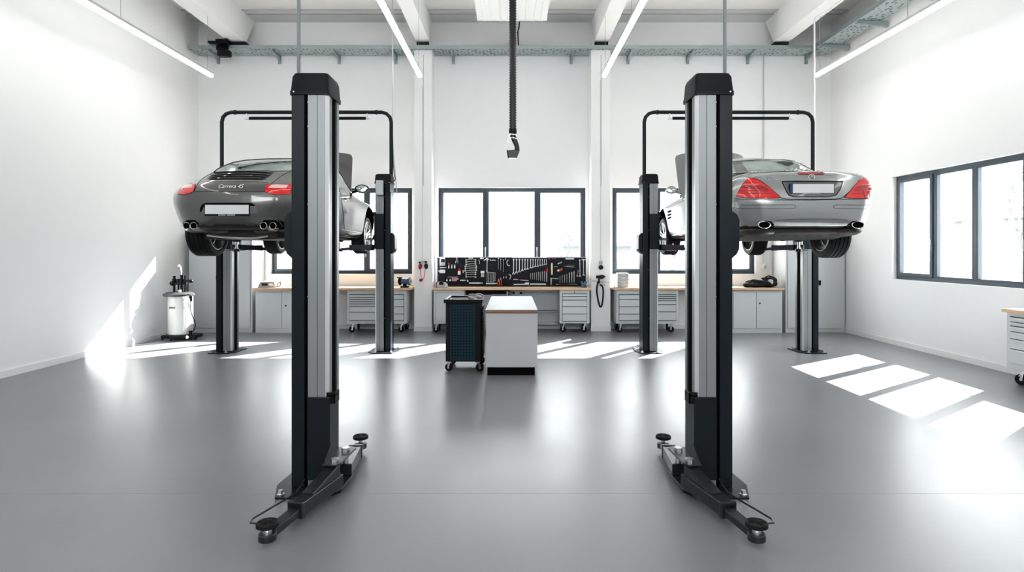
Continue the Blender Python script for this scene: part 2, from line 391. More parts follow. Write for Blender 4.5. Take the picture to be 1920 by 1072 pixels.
# exhaust extraction hose
YH = 8.2
t = thing('exhaust_hose', (XP(962,YH),YH,ZC), 'black corrugated extraction hose hanging from the ceiling with an angled nozzle', 'hose')
xh = XP(961.5,YH); prof = []; z = 3.30; k = 0
top = ZC-z
n = int(top/.018)
for i in range(n+1): prof.append((.051 if i % 2 else .040, i*top/n))
q = MB(); q.lathe(prof, (xh,YH,z), (0,0,1), 20); q.build('corrugated_hose', M_hose, t, ang=80)
q = MB(); q.lathe([(.05,0),(.053,.01),(.053,.05),(.05,.06)], (xh,YH,3.25), (0,0,1), 24)
q.build('collar', M_black, t)
q = MB(); q.lathe([(.052,0),(.056,.004),(.056,.014),(.052,.018)], (xh,YH,3.225), (.1,0,1), 24); q.lathe([(.05,0),(.055,.004),(.055,.012),(.05,.016)], (xh+.002,YH,3.18), (.25,0,1), 24); q.cyl((xh-.065,YH-.02,3.14),(xh-.055,YH-.02,3.25),.006,8)
q.build('hose_clamp', M_chrome, t)
pts = smooth_path([P(961,250,YH),P(963.5,260,YH),P(969,274,YH),P(969,283,YH),P(965,290,YH)],6)
q = MB(); q.tube(pts, .04, 16, rads=[.044-.012*min(1,i/12) + (.012*max(0,(i-14)/10)) for i in range(len(pts))])
q.prism([tuple(P(x_,y_,YH).xz) for x_, y_ in ((951,283),(953.5,296.5),(969,297),(973,284),(966,281.5))], 'y', YH-.055, YH+.05); q.build('nozzle', M_hose, t, bevel=.008)
q = MB(); q.prism([tuple(P(x_,y_,YH).xz) for x_, y_ in ((949.8,282.5),(952.6,297.2),(954.2,297.2),(951.6,282.5))], 'y', YH-.062, YH+.055); q.build('nozzle_lip', M_black, t, bevel=.003)

# cable trays
t = thing('cable_tray', (0,12.6,5.8), 'galvanised perforated cable tray running along the whole back wall', 'cable tray')
q = MB(); q.box(XP(352,12.4), 6.2, 12.40, 12.84, 5.80, 5.806); q.build('tray_bottom', M_tray, t, smooth=False)
q = MB(); q.box(XP(352,12.4), 6.2, 12.395, 12.40, 5.80, 5.87); q.box(XP(352,12.4), 6.2, 12.84, 12.845, 5.80, 5.87); q.build('tray_rim', M_galv, t, smooth=False)
for px in (523,635,742,850,1071,1178,1290,1403,1513,408):
    x = XP(px, 12.85)
    q = MB(); q.prism([(12.42,5.797),(12.86,5.797),(12.86,5.70),(12.80,5.72),(12.42,5.77)], 'x', x-.02, x+.02); q.box(x-.03,x+.03,12.87,12.9,5.63,5.82); q.build('bracket', M_galv, t, smooth=False)
t = thing('cable_tray', (6.4,9,5.8), 'galvanised perforated cable tray running along the right wall towards the camera', 'cable tray')
q = MB(); q.box(6.2, 6.64, 4.0, 12.845, 5.80, 5.806); q.build('tray_bottom', M_tray, t, smooth=False)
q = MB(); q.box(6.195, 6.2, 4.0, 12.395, 5.80, 5.88); q.box(6.64, 6.645, 4.0, 12.845, 5.80, 5.88); q.build('tray_rim', M_galv, t, smooth=False)
for y in (12.15, 10.9, 9.7, 8.4, 7.1):
    q = MB(); q.prism([(6.22,5.797),(6.76,5.797),(6.76,5.68),(6.22,5.75)], 'y', y-.025, y+.025); q.build('bracket', M_galv, t, smooth=False)
# black device sitting in the tray at left
t = thing('cable_winch', P(415,92,12.3), 'black motor unit mounted on the left end of the cable tray', 'device')
q = MB(); q.obox(P(418,79,12.3),(.24,.16,.09)); q.obox(P(400,80,12.3),(.18,.12,.05)); q.build('motor_housing', M_black, t, bevel=.015)
q = MB(); q.obox(P(418,99,12.3),(.17,.16,.16)); q.obox(P(428,101,12.28),(.10,.12,.12)); q.build('gear_box', M_black, t, bevel=.015)
q = MB(); q.obox(P(417,89,12.37),(.24,.04,.10)); q.build('mounting_plate', M_black, t, bevel=.005)

# conduits
M_pipe = mat('grey_pipe', (.20,.22,.22), .5, spec=.3)
def conduit(name, pts, r, label, m=M_galv):
    q = MB(); q.tube(pts, r, 10); return tag(q.build(name, m, origin=pts[0]), label, 'pipe')
conduit('conduit_pipe', [Vector((XP(560,4.38),4.38,2.90)), Vector((XP(560,4.38),4.38,ZC))], .013, 'grey pipe rising to the ceiling from the front left lift post', M_pipe)
conduit('conduit_pipe', [Vector((XP(1359,4.38),4.38,2.90)), Vector((XP(1359,4.38),4.38,ZC))], .013, 'grey pipe rising to the ceiling from the front right lift post', M_pipe)
conduit('conduit_pipe', smooth_path([Vector((-1.945,10.25,2.6)), Vector((-1.975,10.25,2.95)), Vector((-2.025,10.3,3.5)), Vector((-2.03,10.3,4.2)), Vector((-2.03,10.3,5.94))],5), .008, 'thin light grey pipe dropping to the lift post right of the dark grey car', M_cab)
conduit('conduit_pipe', [P(1527,329,10.3), P(1527,40,10.3), P(1529,33,10.3), P(1535,30,10.25), P(1575,2,9.9), P(1590,-8,9.8)], .014, 'white pipe bending under the beam and dropping behind the silver car', M_white)
conduit('conduit_pipe', [P(1432,100,12.87), P(1432,494,12.87)], .013, 'thin grey pipe running down the back wall above the right workbench', M_cab)
q = MB(); q.obox(P(1434,500,12.88),(.075,.04,.085)); o = q.build('wall_socket', M_white, bevel=.006); tag(o, 'small white socket on the back wall right of the right window', 'socket')
q = MB(); q.lathe([(.022,0),(.02,.004)], P(1434,500,12.88)+Vector((0,-.024,0)), (0,1,0), 16); q.build('socket_insert', M_cabd, o)

# ------------------------------------------------------------------ lift posts
def lift_post(xo, yf, s, dz, label, arms, hose=False):
    """xo: outer edge x, yf: front face y, s=+1 inner side towards +x"""
    t = thing('lift_post', (xo+s*.13, yf+.13, 0), label, 'car lift post')
    def X(a): return xo+s*a
    def bx(mb, a, b, y0, y1, z0, z1):
        x0, x1 = sorted((X(a), X(b))); mb.box(x0, x1, yf+y0, yf+y1, z0, z1)
    q = MB(); bx(q, 0, .09, 0, .27, .015, 2.80); bx(q, .09, .255, .19, .27, .015, 2.80); q.build('column', M_post, t, smooth=False, bevel=.004)
    q = MB(); bx(q, .09, .243, .03, .19, .015, 2.80); q.build('guide_recess', M_matte, t, smooth=False)
    q = MB(); q.prism([(X(.115),yf),(X(.236),yf),(X(.255),yf+.022),(X(.255),yf+.095),(X(.115),yf+.095)], 'z', .02, 2.80); cov = q.build('cover_panel', M_alu, t, smooth=False)
    q = MB(); bx(q, .1795, .1825, -.0012, .001, .02, 2.80); q.build('panel_seam', M_gap, cov, smooth=False)
    q = MB(); q.prism([(X(.237),yf-.001),(X(.2565),yf+.0215),(X(.2565),yf+.035),(X(.2545),yf+.035),(X(.2545),yf+.0225),(X(.236),yf+.0005)], 'z', .02, 2.80); q.build('edge_strip', M_alul, cov, smooth=False)
    q = MB(); bx(q, .254, .258, .215, .262, .02, 2.79); q.build('rear_strip', M_alu, cov, smooth=False)
    # cap
    q = MB(); lv = [(2.765,-.012,.267,-.012,.30),(2.79,-.012,.267,-.012,.30),(2.80,-.007,.263,-.008,.296),(2.895,.000,.257,.004,.285),(2.922,.012,.246,.02,.27),(2.932,.035,.225,.05,.24)]
    rings = []
    for z,a,b,y0,y1 in lv:
        r_ = .02; pts = []
        xm = (a+b)/2
        for (cx,cy,a0) in ((b-r_,y0+r_,-90),(b-r_,y1-r_,0),(a+r_,y1-r_,90),(a+r_,y0+r_,180)):
            for k in range(4):
                an = math.radians(a0+30*k); pts.append((cx+r_*math.cos(an), cy+r_*math.sin(an)))
        rings.append([q.bm.verts.new((X(p[0]), yf+p[1], z)) for p in pts])
    for A, B in zip(rings, rings[1:]):
        for k in range(16): q.bm.faces.new((A[k],A[(k+1)%16],B[(k+1)%16],B[k]))
    q.bm.faces.new(rings[-1]); q.bm.faces.new(rings[0][::-1])
    cap = q.build('top_cap', M_black, t)
    q = MB(); q.lathe([(.005,0),(.004,.004)], (X(.02),yf-.012,2.783), (0,-1,0), 10); q.build('cap_screw', M_chrome, cap)
    # base plate
    q = MB(); q.prism([(X(-.05),yf-.17),(X(.26),yf-.17),(X(.36),yf-.05),(X(.36),yf+.34),(X(-.10),yf+.34),(X(-.12),yf+.05)], 'z', .0, .014); bp = q.build('base_plate', M_post, t, smooth=False, bevel=.003)
    for (bx_, by_) in ((-.03,-.12),(-.07,.28),(.31,.28),(.22,-.12)):
        q = MB(); q.cyl((X(bx_),yf+by_,.014),(X(bx_),yf+by_,.045),.017,6); q.cyl((X(bx_),yf+by_,.014),(X(bx_),yf+by_,.02),.026,16); q.build('anchor_bolt', M_steel, bp)
    # slot bolts
    for z in (2.72,2.55,2.0,1.35,.55):
        q = MB(); q.lathe([(.006,0),(.004,.006)], (X(.108),yf+.03,z), (0,-1,0), 8); q.build('bolt', M_steel, t)
    # lock cover on the outer side
    zc = 1.80
    q = MB(); q.prism([(X(0),zc-.19),(X(-.045),zc-.15),(X(-.062),zc-.11),(X(-.062),zc+.09),(X(-.045),zc+.13),(X(0),zc+.16)], 'y', yf+.03, yf+.25); q.build('lock_cover', M_post, t, smooth=False, bevel=.004)
    # carriage
    z0 = .07+dz; z1 = .65+dz
    q = MB(); bx(q, .112, .272, -.012, .20, z0, z1); car = q.build('carriage', M_post, t, smooth=False, bevel=.006)
    q = MB(); bx(q, .245, .305, .0, .11, z1+.0, z1+.012); bx(q, .245, .305, -.0, .012, z1+.0-.05, z1+.03); bx(q, .293, .305, .0, .11, z1-.05, z1+.03); q.build('stop_bracket', M_black, car, smooth=False, bevel=.003)
    # pivot plates
    zp = .22+dz
    def plate(z, name):
        q = MB(); q.prism([(X(.265),yf-.16),(X(.36),yf-.17),(X(.385),yf-.12),(X(.405),yf+.19),(X(.36),yf+.23),(X(.265),yf+.2)], 'z', z, z+.014)
        return q.build(name, M_arm, car, smooth=False, bevel=.004)
    plate(zp, 'pivot_plate'); plate(.045+dz, 'pivot_plate')
    q = MB(); q.prism([(X(.265),yf-.16) if 0 else (yf-.16, zp+.014),(yf+.0,zp+.10),(yf+.02,zp+.10),(yf+.02,zp+.014)], 'x', *sorted((X(.268),X(.276)))); q.build('gusset', M_post, car, smooth=False)
    for (pa, pb) in ((.335,-.10),(.345,.13)):
        q = MB(); q.cyl((X(pa),yf+pb,.05+dz),(X(pa),yf+pb,zp+.03),.022,20); q.cyl((X(pa),yf+pb,zp+.014),(X(pa),yf+pb,zp+.034),.03,6); q.build('pivot_pin', M_steel, car)
    # arms: ((pin x,y),(pad x,y), pad height)
    for (pin, pad, zpad, guss) in arms:
        a = Vector((X(pin[0]), yf+pin[1], .10+dz)); e = Vector((X(pad[0]), yf+pad[1], .085+dz)); d = e-a; L = d.length; d.normalize()
        k = .64
        m1 = a+d*(L*k)
        q = MB(); q.bar(a-d*.03, m1, .095, .085); arm = q.build('swing_arm', M_arm, t, smooth=False, bevel=.006)
        q = MB(); q.bar(m1-d*.10+Vector((0,0,-.005)), e-d*.02+Vector((0,0,-.022)), .072, .045); q.cyl(e+Vector((0,0,-.055)), e+Vector((0,0,-.012)), .05, 20)
        q.build('arm_extension', M_arm, arm, bevel=.005)
        q = MB(); q.bar(m1-d*.03, m1+d*.0, .104, .098); q.build('arm_collar', M_arm, arm, smooth=False, bevel=.004)
        if guss:
            sd = Vector((-d.y, d.x, 0)); q = MB()
            up0, up1 = Vector((0,0,.043)), Vector((0,0,.118))
            for w_ in (-.04,.028):
                vs = [a+sd*w_+up0, a+sd*(w_+.012)+up0, a+d*(L*.45)+sd*(w_+.012)+up0, a+d*(L*.45)+sd*w_+up0, a+sd*w_+up1, a+sd*(w_+.012)+up1]
                vv = [q.bm.verts.new(v) for v in vs]
                for f in ((0,1,2,3),(0,4,5,1),(0,3,4),(1,5,2),(4,3,2,5)): q.bm.faces.new([vv[i] for i in f])
            vs = [a-sd*.04+up1, a+sd*.04+up1, a+d*(L*.45)+sd*.04+up0, a+d*(L*.45)-sd*.04+up0]
            vv = [q.bm.verts.new(v+Vector((0,0,dzz))) for dzz in (0,.008) for v in vs]
            for f in ((0,1,2,3),(4,5,6,7),(0,1,5,4),(1,2,6,5),(2,3,7,6),(3,0,4,7)): q.bm.faces.new([vv[i] for i in f])
            q.build('arm_ramp', M_arm, arm, smooth=False, bevel=.002)
            # bent guard rod
            o1 = -s
            rp = [a+Vector((-s*.20, -.02 if d.y < 0 else .02, .02)), a+d*(L*.35)+Vector((-s*.115,0,.02)), e+Vector((-s*.115,.07*(1 if d.y<0 else -1),.035)), e+Vector((-s*.105,.02 if d.y<0 else -.02,.035)), e+Vector((-s*.02,0,.035))]
            q = MB(); q.tube(rp, .0055, 8); q.build('guard_rod', M_arm, arm)
        q = MB(); q.cyl(e+Vector((0,0,-.02)), Vector((e.x,e.y,zpad-.03)), .019, 16); q.cyl(e+Vector((0,0,-.012)), e+Vector((0,0,.0)), .027, 16); q.build('lifting_screw', M_steel, arm)
        q = MB(); q.lathe([(.055,0),(.062,.004),(.062,.024),(.058,.028),(.05,.028),(.048,.025)], (e.x,e.y,zpad-.028), (0,0,1), 28)
        for kk in range(6):
            an = kk*PI/3; q.obox((e.x+.03*math.cos(an), e.y+.03*math.sin(an), zpad-.001), (.04,.006,.005), Matrix.Rotation(an,3,'Z'))
        q.build('rubber_pad', M_rubber, arm)
    return t
na = lambda: [((.335,-.10),(.155,-.80),.135,True), ((.345,.13),(.285,.80),.135,False)]
lift_post(-1.545, 4.24, 1, 0, 'tall front left lift post standing on the open floor with its arms down', na())
lift_post(1.545, 4.24, -1, 0, 'tall front right lift post standing on the open floor with its arms down', na())
DZ = 1.62
fa = lambda: [((.335,-.10),(.62,-.62),1.83,False), ((.345,.13),(.62,.72),1.83,False)]
fb = lambda: [((.335,-.10),(.72,-.42),1.83,False), ((.345,.13),(.66,.62),1.83,False)]
lift_post(-4.856, 9.93, 1, DZ, 'lift post behind the left rear wheel of the dark grey car', fa())
lift_post(-1.99, 9.93, -1, DZ, 'lift post right of the dark grey car in front of the left window', fb())
lift_post(2.144, 9.93, 1, DZ, 'lift post left of the silver car in front of the right window', fb())
lift_post(5.03, 9.93, -1, DZ, 'lift post below the right rear wheel of the silver car', fa())
# small switch box on the lift post right of the dark car
q = MB(); q.obox(P(712,352,9.86),(.11,.09,.24)); b_ = q.build('switch_box', M_cab, bevel=.006); tag(b_, 'grey switch box high on the lift post right of the dark grey car', 'switch box')
t = thing('limit_switch', P(730,350,9.9), 'small black limit switch with cables beside the grey switch box', 'switch')
q = MB(); q.obox(P(729,351,9.86),(.05,.06,.15)); q.obox(P(727,344,9.85),(.09,.05,.035)); q.build('switch_body', M_black, t, bevel=.004)
q = MB(); q.tube(smooth_path([P(731,342,9.86),P(738,340,9.95),P(741,335,10.0),P(739,325,10.1),P(737,300,10.15),P(736,240,10.15)],5), .007, 6); q.tube(smooth_path([P(729,358,9.84),P(725,362,9.84),P(726,352,9.84)],4), .006, 6); q.build('cable', M_black, t)

def crossbar(xa, xb, label):
    y = 10.16; zt = 3.985; r = .031; c = .16
    t = thing('lift_crossbar', ((xa+xb)/2, y, zt), label, 'lift frame', 'overhead tube frames of the lifts')
    pts = [(xa,y,2.75),(xa,y,zt-c)]+[(xa+c*(1-math.cos(a)),y,zt-c+c*math.sin(a)) for a in (PI/6,PI/3)]+[(xa+c,y,zt),(xb-c,y,zt)]+[(xb-c*(1-math.cos(a)),y,zt-c+c*math.sin(a)) for a in (PI/3,PI/6)]+[(xb,y,zt-c),(xb,y,2.75)]
    q = MB(); q.tube(pts, r, 14); q.build('tube_frame', M_post, t, ang=60)
    q = MB(); q.tube([(xa+.47,y-.02,zt-.105),(xb-.42,y-.02,zt-.105)], .026, 12); q.build('padded_bar', M_black, t)
    for x in (xa+.42, xb-.40):
        q = MB(); q.box(x-.008,x+.008,y-.02,y-.01,zt-.12,zt); q.cyl((x-.03,y-.02,zt-.115),(x+.05,y-.02,zt-.115),.008,8); q.build('hanger', M_steel, t)
    for x in (xa+.22, xb-.25):
        q = MB(); q.cyl((x-.012,y,zt),(x+.012,y,zt),.04,14); q.build('clamp', M_post, t)
crossbar(XP(416,10.16), XP(733.5,10.16), 'black tube frame arching over the dark grey car')
crossbar(XP(1208,10.16), XP(1524,10.16), 'black tube frame arching over the silver car')

# ------------------------------------------------------------------ cars
def pchip(xs, ys, xq):
    xs, ys, xq = np.array(xs), np.array(ys), np.array(xq); h = np.diff(xs); d = np.diff(ys)/h; n = len(xs)
    m = np.zeros(n); m[0] = d[0]; m[-1] = d[-1]
    for i in range(1, n-1):
        if d[i-1]*d[i] > 0:
            w1, w2 = 2*h[i]+h[i-1], h[i]+2*h[i-1]; m[i] = (w1+w2)/(w1/d[i-1]+w2/d[i])
    k = np.clip(np.searchsorted(xs, xq)-1, 0, n-2); t = (xq-xs[k])/h[k]
    return ys[k]*(1+2*t)*(1-t)**2+m[k]*h[k]*t*(1-t)**2+ys[k+1]*t*t*(3-2*t)+m[k+1]*h[k]*t*t*(t-1)
def car_body(tab):
    T = np.array(tab); L = T[-1][0]
    yq = sorted(set([round(v,4) for v in list(np.array([0,.004,.01,.018,.028,.04,.055,.075,.1,.125,.15,.18,.21,.25,.3,.35,.4,.46])) + list(np.arange(.52, L-.4, .06)) + [L-v for v in (.36,.3,.25,.2,.16,.12,.09,.06,.04,.02,.008,0)]]))
    cols = [pchip(T[:,0], T[:,j], yq) for j in range(1, T.shape[1])]
    bm = bmesh.new(); rings = []
    for i, y in enumerate(yq):
        zb, wb, w, zm, wsh, zsh, wg, zg, wr, zr, zt = [c[i] for c in cols]
        ctrl = [(0,zb),(.7*wb,zb),(wb,zb+.03*min(1,w/.5)),(w,zm),(wsh,zsh),(wg,zg),(wr,zr),(wr*.55,zt-(zt-zr)*.25),(0,zt)]
        ext = [(-ctrl[1][0],ctrl[1][1])]+ctrl+[(-ctrl[-2][0],ctrl[-2][1])]
        half = []
        for k in range(1, len(ext)-2):
            p0,p1,p2,p3 = [np.array(v) for v in ext[k-1:k+3]]
            for j in range(6):
                t = j/6; half.append(.5*(2*p1+(p2-p0)*t+(2*p0-5*p1+4*p2-p3)*t*t+(3*p1-p0-3*p2+p3)*t**3))
        half.append(np.array(ctrl[-1]))
        full = [(p[0],p[1]) for p in half]+[(-p[0],p[1]) for p in half[-2:0:-1]]
        rings.append([bm.verts.new((p[0], y, p[1])) for p in full])
    n = len(rings[0])
    for A, B in zip(rings, rings[1:]):
        for k in range(n): bm.faces.new((A[k],A[(k+1)%n],B[(k+1)%n],B[k]))
    for R_, fl in ((rings[0],True),(rings[-1],False)):
        c = bm.verts.new(sum((v.co for v in R_), Vector())/n)
        for k in range(n): bm.faces.new((R_[k],R_[(k+1)%n],c))
    bmesh.ops.recalc_face_normals(bm, faces=bm.faces)
    return bm
def make_body(tab, paint, parent, wheels, arch_r):
    bm = car_body(tab)
    me = bpy.data.meshes.new('tmp'); bm.to_mesh(me); bm.free(); me.materials.append(paint)
    o = bpy.data.objects.new('tmp', me); C.objects.link(o)
    cm = bpy.data.meshes.new('cut'); cb = bmesh.new()
    for (wy, wz, xi, r) in wheels:
        for s in (-1, 1):
            mtx = Matrix.Translation((s*(xi+.45), wy, wz)) @ Matrix.Rotation(PI/2, 4, 'Y')
            bmesh.ops.create_cone(cb, cap_ends=True, segments=48, radius1=r, radius2=r, depth=.9, matrix=mtx)
    cb.to_mesh(cm); cb.free(); cm.materials.append(M_matte)
    co = bpy.data.objects.new('cut', cm); C.objects.link(co)
    md = o.modifiers.new('b', 'BOOLEAN'); md.object = co; md.operation = 'DIFFERENCE'; md.solver = 'EXACT'; md.material_mode = 'TRANSFER'
    bpy.context.view_layer.update(); dg = bpy.context.evaluated_depsgraph_get()
    nm = bpy.data.meshes.new_from_object(o.evaluated_get(dg)); nm.name = 'body'
    bpy.data.objects.remove(o); bpy.data.objects.remove(co)
    nm.materials.append(M_under); ui = len(nm.materials)-1
    for p in nm.polygons:
        p.use_smooth = True
        if p.normal.z < -.75 and p.center.z < .26 and p.material_index == 0: p.material_index = ui
    nm.set_sharp_from_angle(angle=math.radians(38))
    b = bpy.data.objects.new('body', nm); C.objects.link(b); b.parent = parent
    bb = bmesh.new(); bb.from_mesh(nm); bvh = BVHTree.FromBMesh(bb); bb.free()
    return b, bvh
class Car:
    def __init__(s, root): s.root = root; s.loc = Vector(root.location)
    def hit(s, px, py, off=.004):
        o = Vector((0,0,H))-s.loc; d = Vector(((px-960)/F, 1, -(py-HY)/F)).normalized()
        p, n, i, dist = s.bvh.ray_cast(o, d)
        if p is None:
            best = None
            for k in range(60):
                q = o+d*(5.8+k*.1); r = s.bvh.find_nearest(q)
                if r[0] is not None and (best is None or r[3] < best[1][3]): best = (q, r)
            p, n = best[1][0], best[1][1]
        if n.dot(d) > 0: n = -n
        return p+n*off
    def patch(s, name, poly, m, parent, off=.004, mirror=False, cuts=3, both=False, holes=None):
        out = []
        base = MB(); vs = [base.bm.verts.new((p[0],p[1],0)) for p in poly]; base.bm.faces.new(vs)
        bmesh.ops.triangulate(base.bm, faces=base.bm.faces)
        for _ in range(cuts):
            L = [e for e in base.bm.edges if e.calc_length() > 6]
            if L: bmesh.ops.subdivide_edges(base.bm, edges=L, cuts=1); bmesh.ops.triangulate(base.bm, faces=base.bm.faces)
        co = {v: s.hit(v.co.x, v.co.y, off) for v in base.bm.verts}
        for v, c in co.items(): v.co = c
        tmp = bpy.data.meshes.new('t'); base.bm.to_mesh(tmp); base.bm.free()
        for sg in ((1,-1) if both else ((-1,) if mirror else (1,))):
            q = MB(); q.bm.from_mesh(tmp)
            for v in q.bm.verts: v.co.x *= sg; v.co += s.loc
            out.append(q.build(name, m, parent, ang=60))
        bpy.data.meshes.remove(tmp); return out
    def line(s, name, pts, r, m, parent, both=False, off=.001, closed=False):
        P2 = [Vector((a,b,0)) for a,b in pts]
        if closed: P2.append(P2[0])
        dense = []
        for a, b in zip(P2, P2[1:]):
            k = max(1, int((b-a).length/3)); dense += [a+(b-a)*(i/k) for i in range(k)]
        dense.append(P2[-1]); h = [s.hit(v.x, v.y, off) for v in dense]
        h2 = [h[0]]
        for v in h[1:]:
            if (v-h2[-1]).length > .004: h2.append(v)
        for sg in ((1,-1) if both else (1,)):
            q = MB(); q.tube([Vector((v.x*sg, v.y, v.z))+s.loc for v in h2], r, 6); q.build(name, m, parent, ang=80)
def wheel(root, x, y, z, s, r, w, rr, name='wheel'):
    """s=+1 outer face towards +x"""
    L = wloc(root); c = L+Vector((x,y,z)); hw = w/2
    t = bpy.data.objects.new(name, None); C.objects.link(t); t.parent = root; t.location = (x,y,z); t.empty_display_size = .1
    prof = []
    side = [(rr,-hw+.02),(rr+.012,-hw+.006),(r-.05,-hw),(r-.016,-hw+.008),(r-.003,-hw+.028)]
    prof += side
    g = [ -.28, -.1, .1, .28 ]
    for q_ in g:
        a = q_*w; prof += [(r,a-.007),(r-.009,a-.004),(r-.009,a+.004),(r,a+.007)]
    prof += [(p[0], -p[1]) for p in side[::-1]]
    q = MB(); q.lathe(prof, c, (s,0,0), 56, cap=False)
    q.lathe([(rr,-hw+.02),(rr-.004,0),(rr,hw-.02)], c, (s,0,0), 56, cap=False)
    q.build('tyre', M_rubber, t, ang=30)
    q = MB()
    q.lathe([(rr+.006,-hw+.012),(rr-.006,-hw+.008),(rr-.012,-hw+.03),(rr-.03,-.02),(rr-.012,hw-.03),(rr-.006,hw-.006),(rr+.006,hw-.01)], c, (s,0,0), 48, cap=False)
    q.lathe([(.001,hw-.03),(.05,hw-.026),(.065,hw-.04),(.065,hw-.09),(.001,hw-.09)], c, (s,0,0), 24, cap=False)
    for k in range(5):
        a = 2*PI*k/5+.3; d = Vector((0, math.cos(a), math.sin(a))); u = Vector((0,-math.sin(a), math.cos(a)))
        for sg in (-1,1):
            q.bar(c+Vector((s*(hw-.05),0,0))+d*.05+u*(.012*sg), c+Vector((s*(hw-.028),0,0))+d*(rr-.012)+u*(.032*sg), .03, .022, up=u)
    q.build('rim', M_rim, t, ang=40)
    q = MB(); q.lathe([(.02,0),(rr*.78,0),(rr*.78,.022),(.02,.022)], c+Vector((-s*.02,0,0)), (s,0,0), 36, cap=False); q.cyl(c+Vector((-s*.16,0,0)), c+Vector((s*.05,0,0)), .06, 20); q.build('brake_disc', M_exh, t)
    return t
def text_mesh(txt, size, m, name, parent, loc, rot, ext=.003, shear=0.0, space=1.0):
    cu = bpy.data.curves.new('txt', 'FONT'); cu.body = txt; cu.size = size; cu.extrude = ext; cu.align_x = 'CENTER'; cu.align_y = 'CENTER'; cu.shear = shear; cu.space_character = space
    to = bpy.data.objects.new('txt', cu); C.objects.link(to); bpy.context.view_layer.update()
    me = bpy.data.meshes.new_from_object(to.evaluated_get(bpy.context.evaluated_depsgraph_get())); bpy.data.objects.remove(to)
    me.materials.clear(); me.materials.append(m); me.name = name
    o = bpy.data.objects.new(name, me); C.objects.link(o); o.parent = parent
    o.location = Vector(loc)-wloc(parent); o.rotation_euler = rot
    return o
def plate(car, cx, cz, y, blue):
    L = car.loc; root = car.root; X = L.x+cx; Z = L.z+cz; Y = L.y+y
    q = MB(); q.box(X-.268,X+.268,Y,Y+.02,Z-.075,Z+.062); fr = q.build('plate_frame', M_black, root, bevel=.004)
    q = MB(); q.box(X-.258,X+.258,Y-.003,Y,Z-.052,Z+.056); pl = q.build('licence_plate', M_plate, fr, bevel=.001)
    if blue:
        q = MB(); q.box(X-.258,X-.232,Y-.0045,Y-.003,Z-.052,Z+.056); q.build('plate_stripe', M_pblue, fr)
    q = MB()
    for i in range(16):
        if i == 7: continue
        q.box(X-.10+i*.0125, X-.10+i*.0125+.008, Y-.002, Y, Z-.069, Z-.059)
    q.build('dealer_lettering', M_alul, fr, smooth=False)
def exhaust_round(car, x, z, y, r, n=1, oval=1.0):
    L = car.loc
    q = MB(); c = L+Vector((x,y,z))
    q.lathe([(r-.008,.02),(r-.007,.0),(r-.002,-.004),(r+.001,.0),(r,.02),(r-.006,.16)], c, (0,1,0), 28, cap=False)
    if oval != 1.0:
        for v in q.bm.verts: v.co.x = c.x+(v.co.x-c.x)*oval
    o = q.build('exhaust_tip', M_chrome, car.root)
    q = MB(); q.lathe([(r-.009,.03),(r-.009,.15)], c, (0,1,0), 24)
    if oval != 1.0:
        for v in q.bm.verts: v.co.x = c.x+(v.co.x-c.x)*oval
    q.build('exhaust_bore', M_matte, o)
def side_mirror(car, x, y, z, s, m, w=.19, h=.125):
    c = car.loc+Vector((x,y,z)); q = MB()
    q.blob((0,0,0), (w/2,.075,h/2))
    for v in q.bm.verts:
        if v.co.y < -.01: v.co.y = -.01+(v.co.y+.01)*.15
        v.co = Vector((v.co.x*(1+.25*v.co.z/h*s), v.co.y, v.co.z))+c
    q.bar(c+Vector((-s*.06,.01,-.03)), c+Vector((-s*.17,.03,-.06)), .03, .035)
    o = q.build('side_mirror', m, car.root)
    q = MB(); q.blob((0,0,0), (w/2*.84,.006,h/2*.80))
    for v in q.bm.verts: v.co = Vector((v.co.x*(1+.25*v.co.z/h*s), v.co.y, v.co.z))+c+Vector((0,-.024,0))
    q.build('mirror_glass', M_mirror, o)
def hood(car, m, yh, zh, hw, top_dy, top_dz, hwt, bow=.05, drop=.02):
    q = MB(); L = car.loc; nu, nv = 14, 12; g = {}
    for lay, off in ((0,0),(1,.03)):
        for j in range(nv+1):
            t = j/nv; w = hw+(hwt-hw)*t
            if t > .9: w *= (1-((t-.9)/.1)**2*.04)
            for i in range(nu+1):
                u = -1+2*i/nu; b = bow*(1-u*u)
                tz = top_dz*t - drop*u*u*t; ty = top_dy*t - b*(.5+.5*t)
                g[lay,i,j] = q.bm.verts.new(L+Vector((u*w, yh+ty+off*.9, zh+tz-off*.3+ (-.02*abs(u)**8 if t > .95 else 0))))
    for lay in (0,1):
        for j in range(nv):
            for i in range(nu): q.bm.faces.new((g[lay,i,j],g[lay,i+1,j],g[lay,i+1,j+1],g[lay,i,j+1]))
    for j in range(nv):
        for i in (0,nu): q.bm.faces.new((g[0,i,j],g[1,i,j],g[1,i,j+1],g[0,i,j+1]))
    for i in range(nu):
        for j in (0,nv): q.bm.faces.new((g[0,i,j],g[0,i+1,j],g[1,i+1,j],g[1,i,j]))
    o = q.build('open_bonnet', m, car.root, ang=50)
    return o

# ---- dark grey coupe on the left lift
root = thing('coupe_car', (-3.37, 7.16, 1.73), 'dark grey rear-engined coupe raised on the left lift, bonnet open', 'car')
car = Car(root)
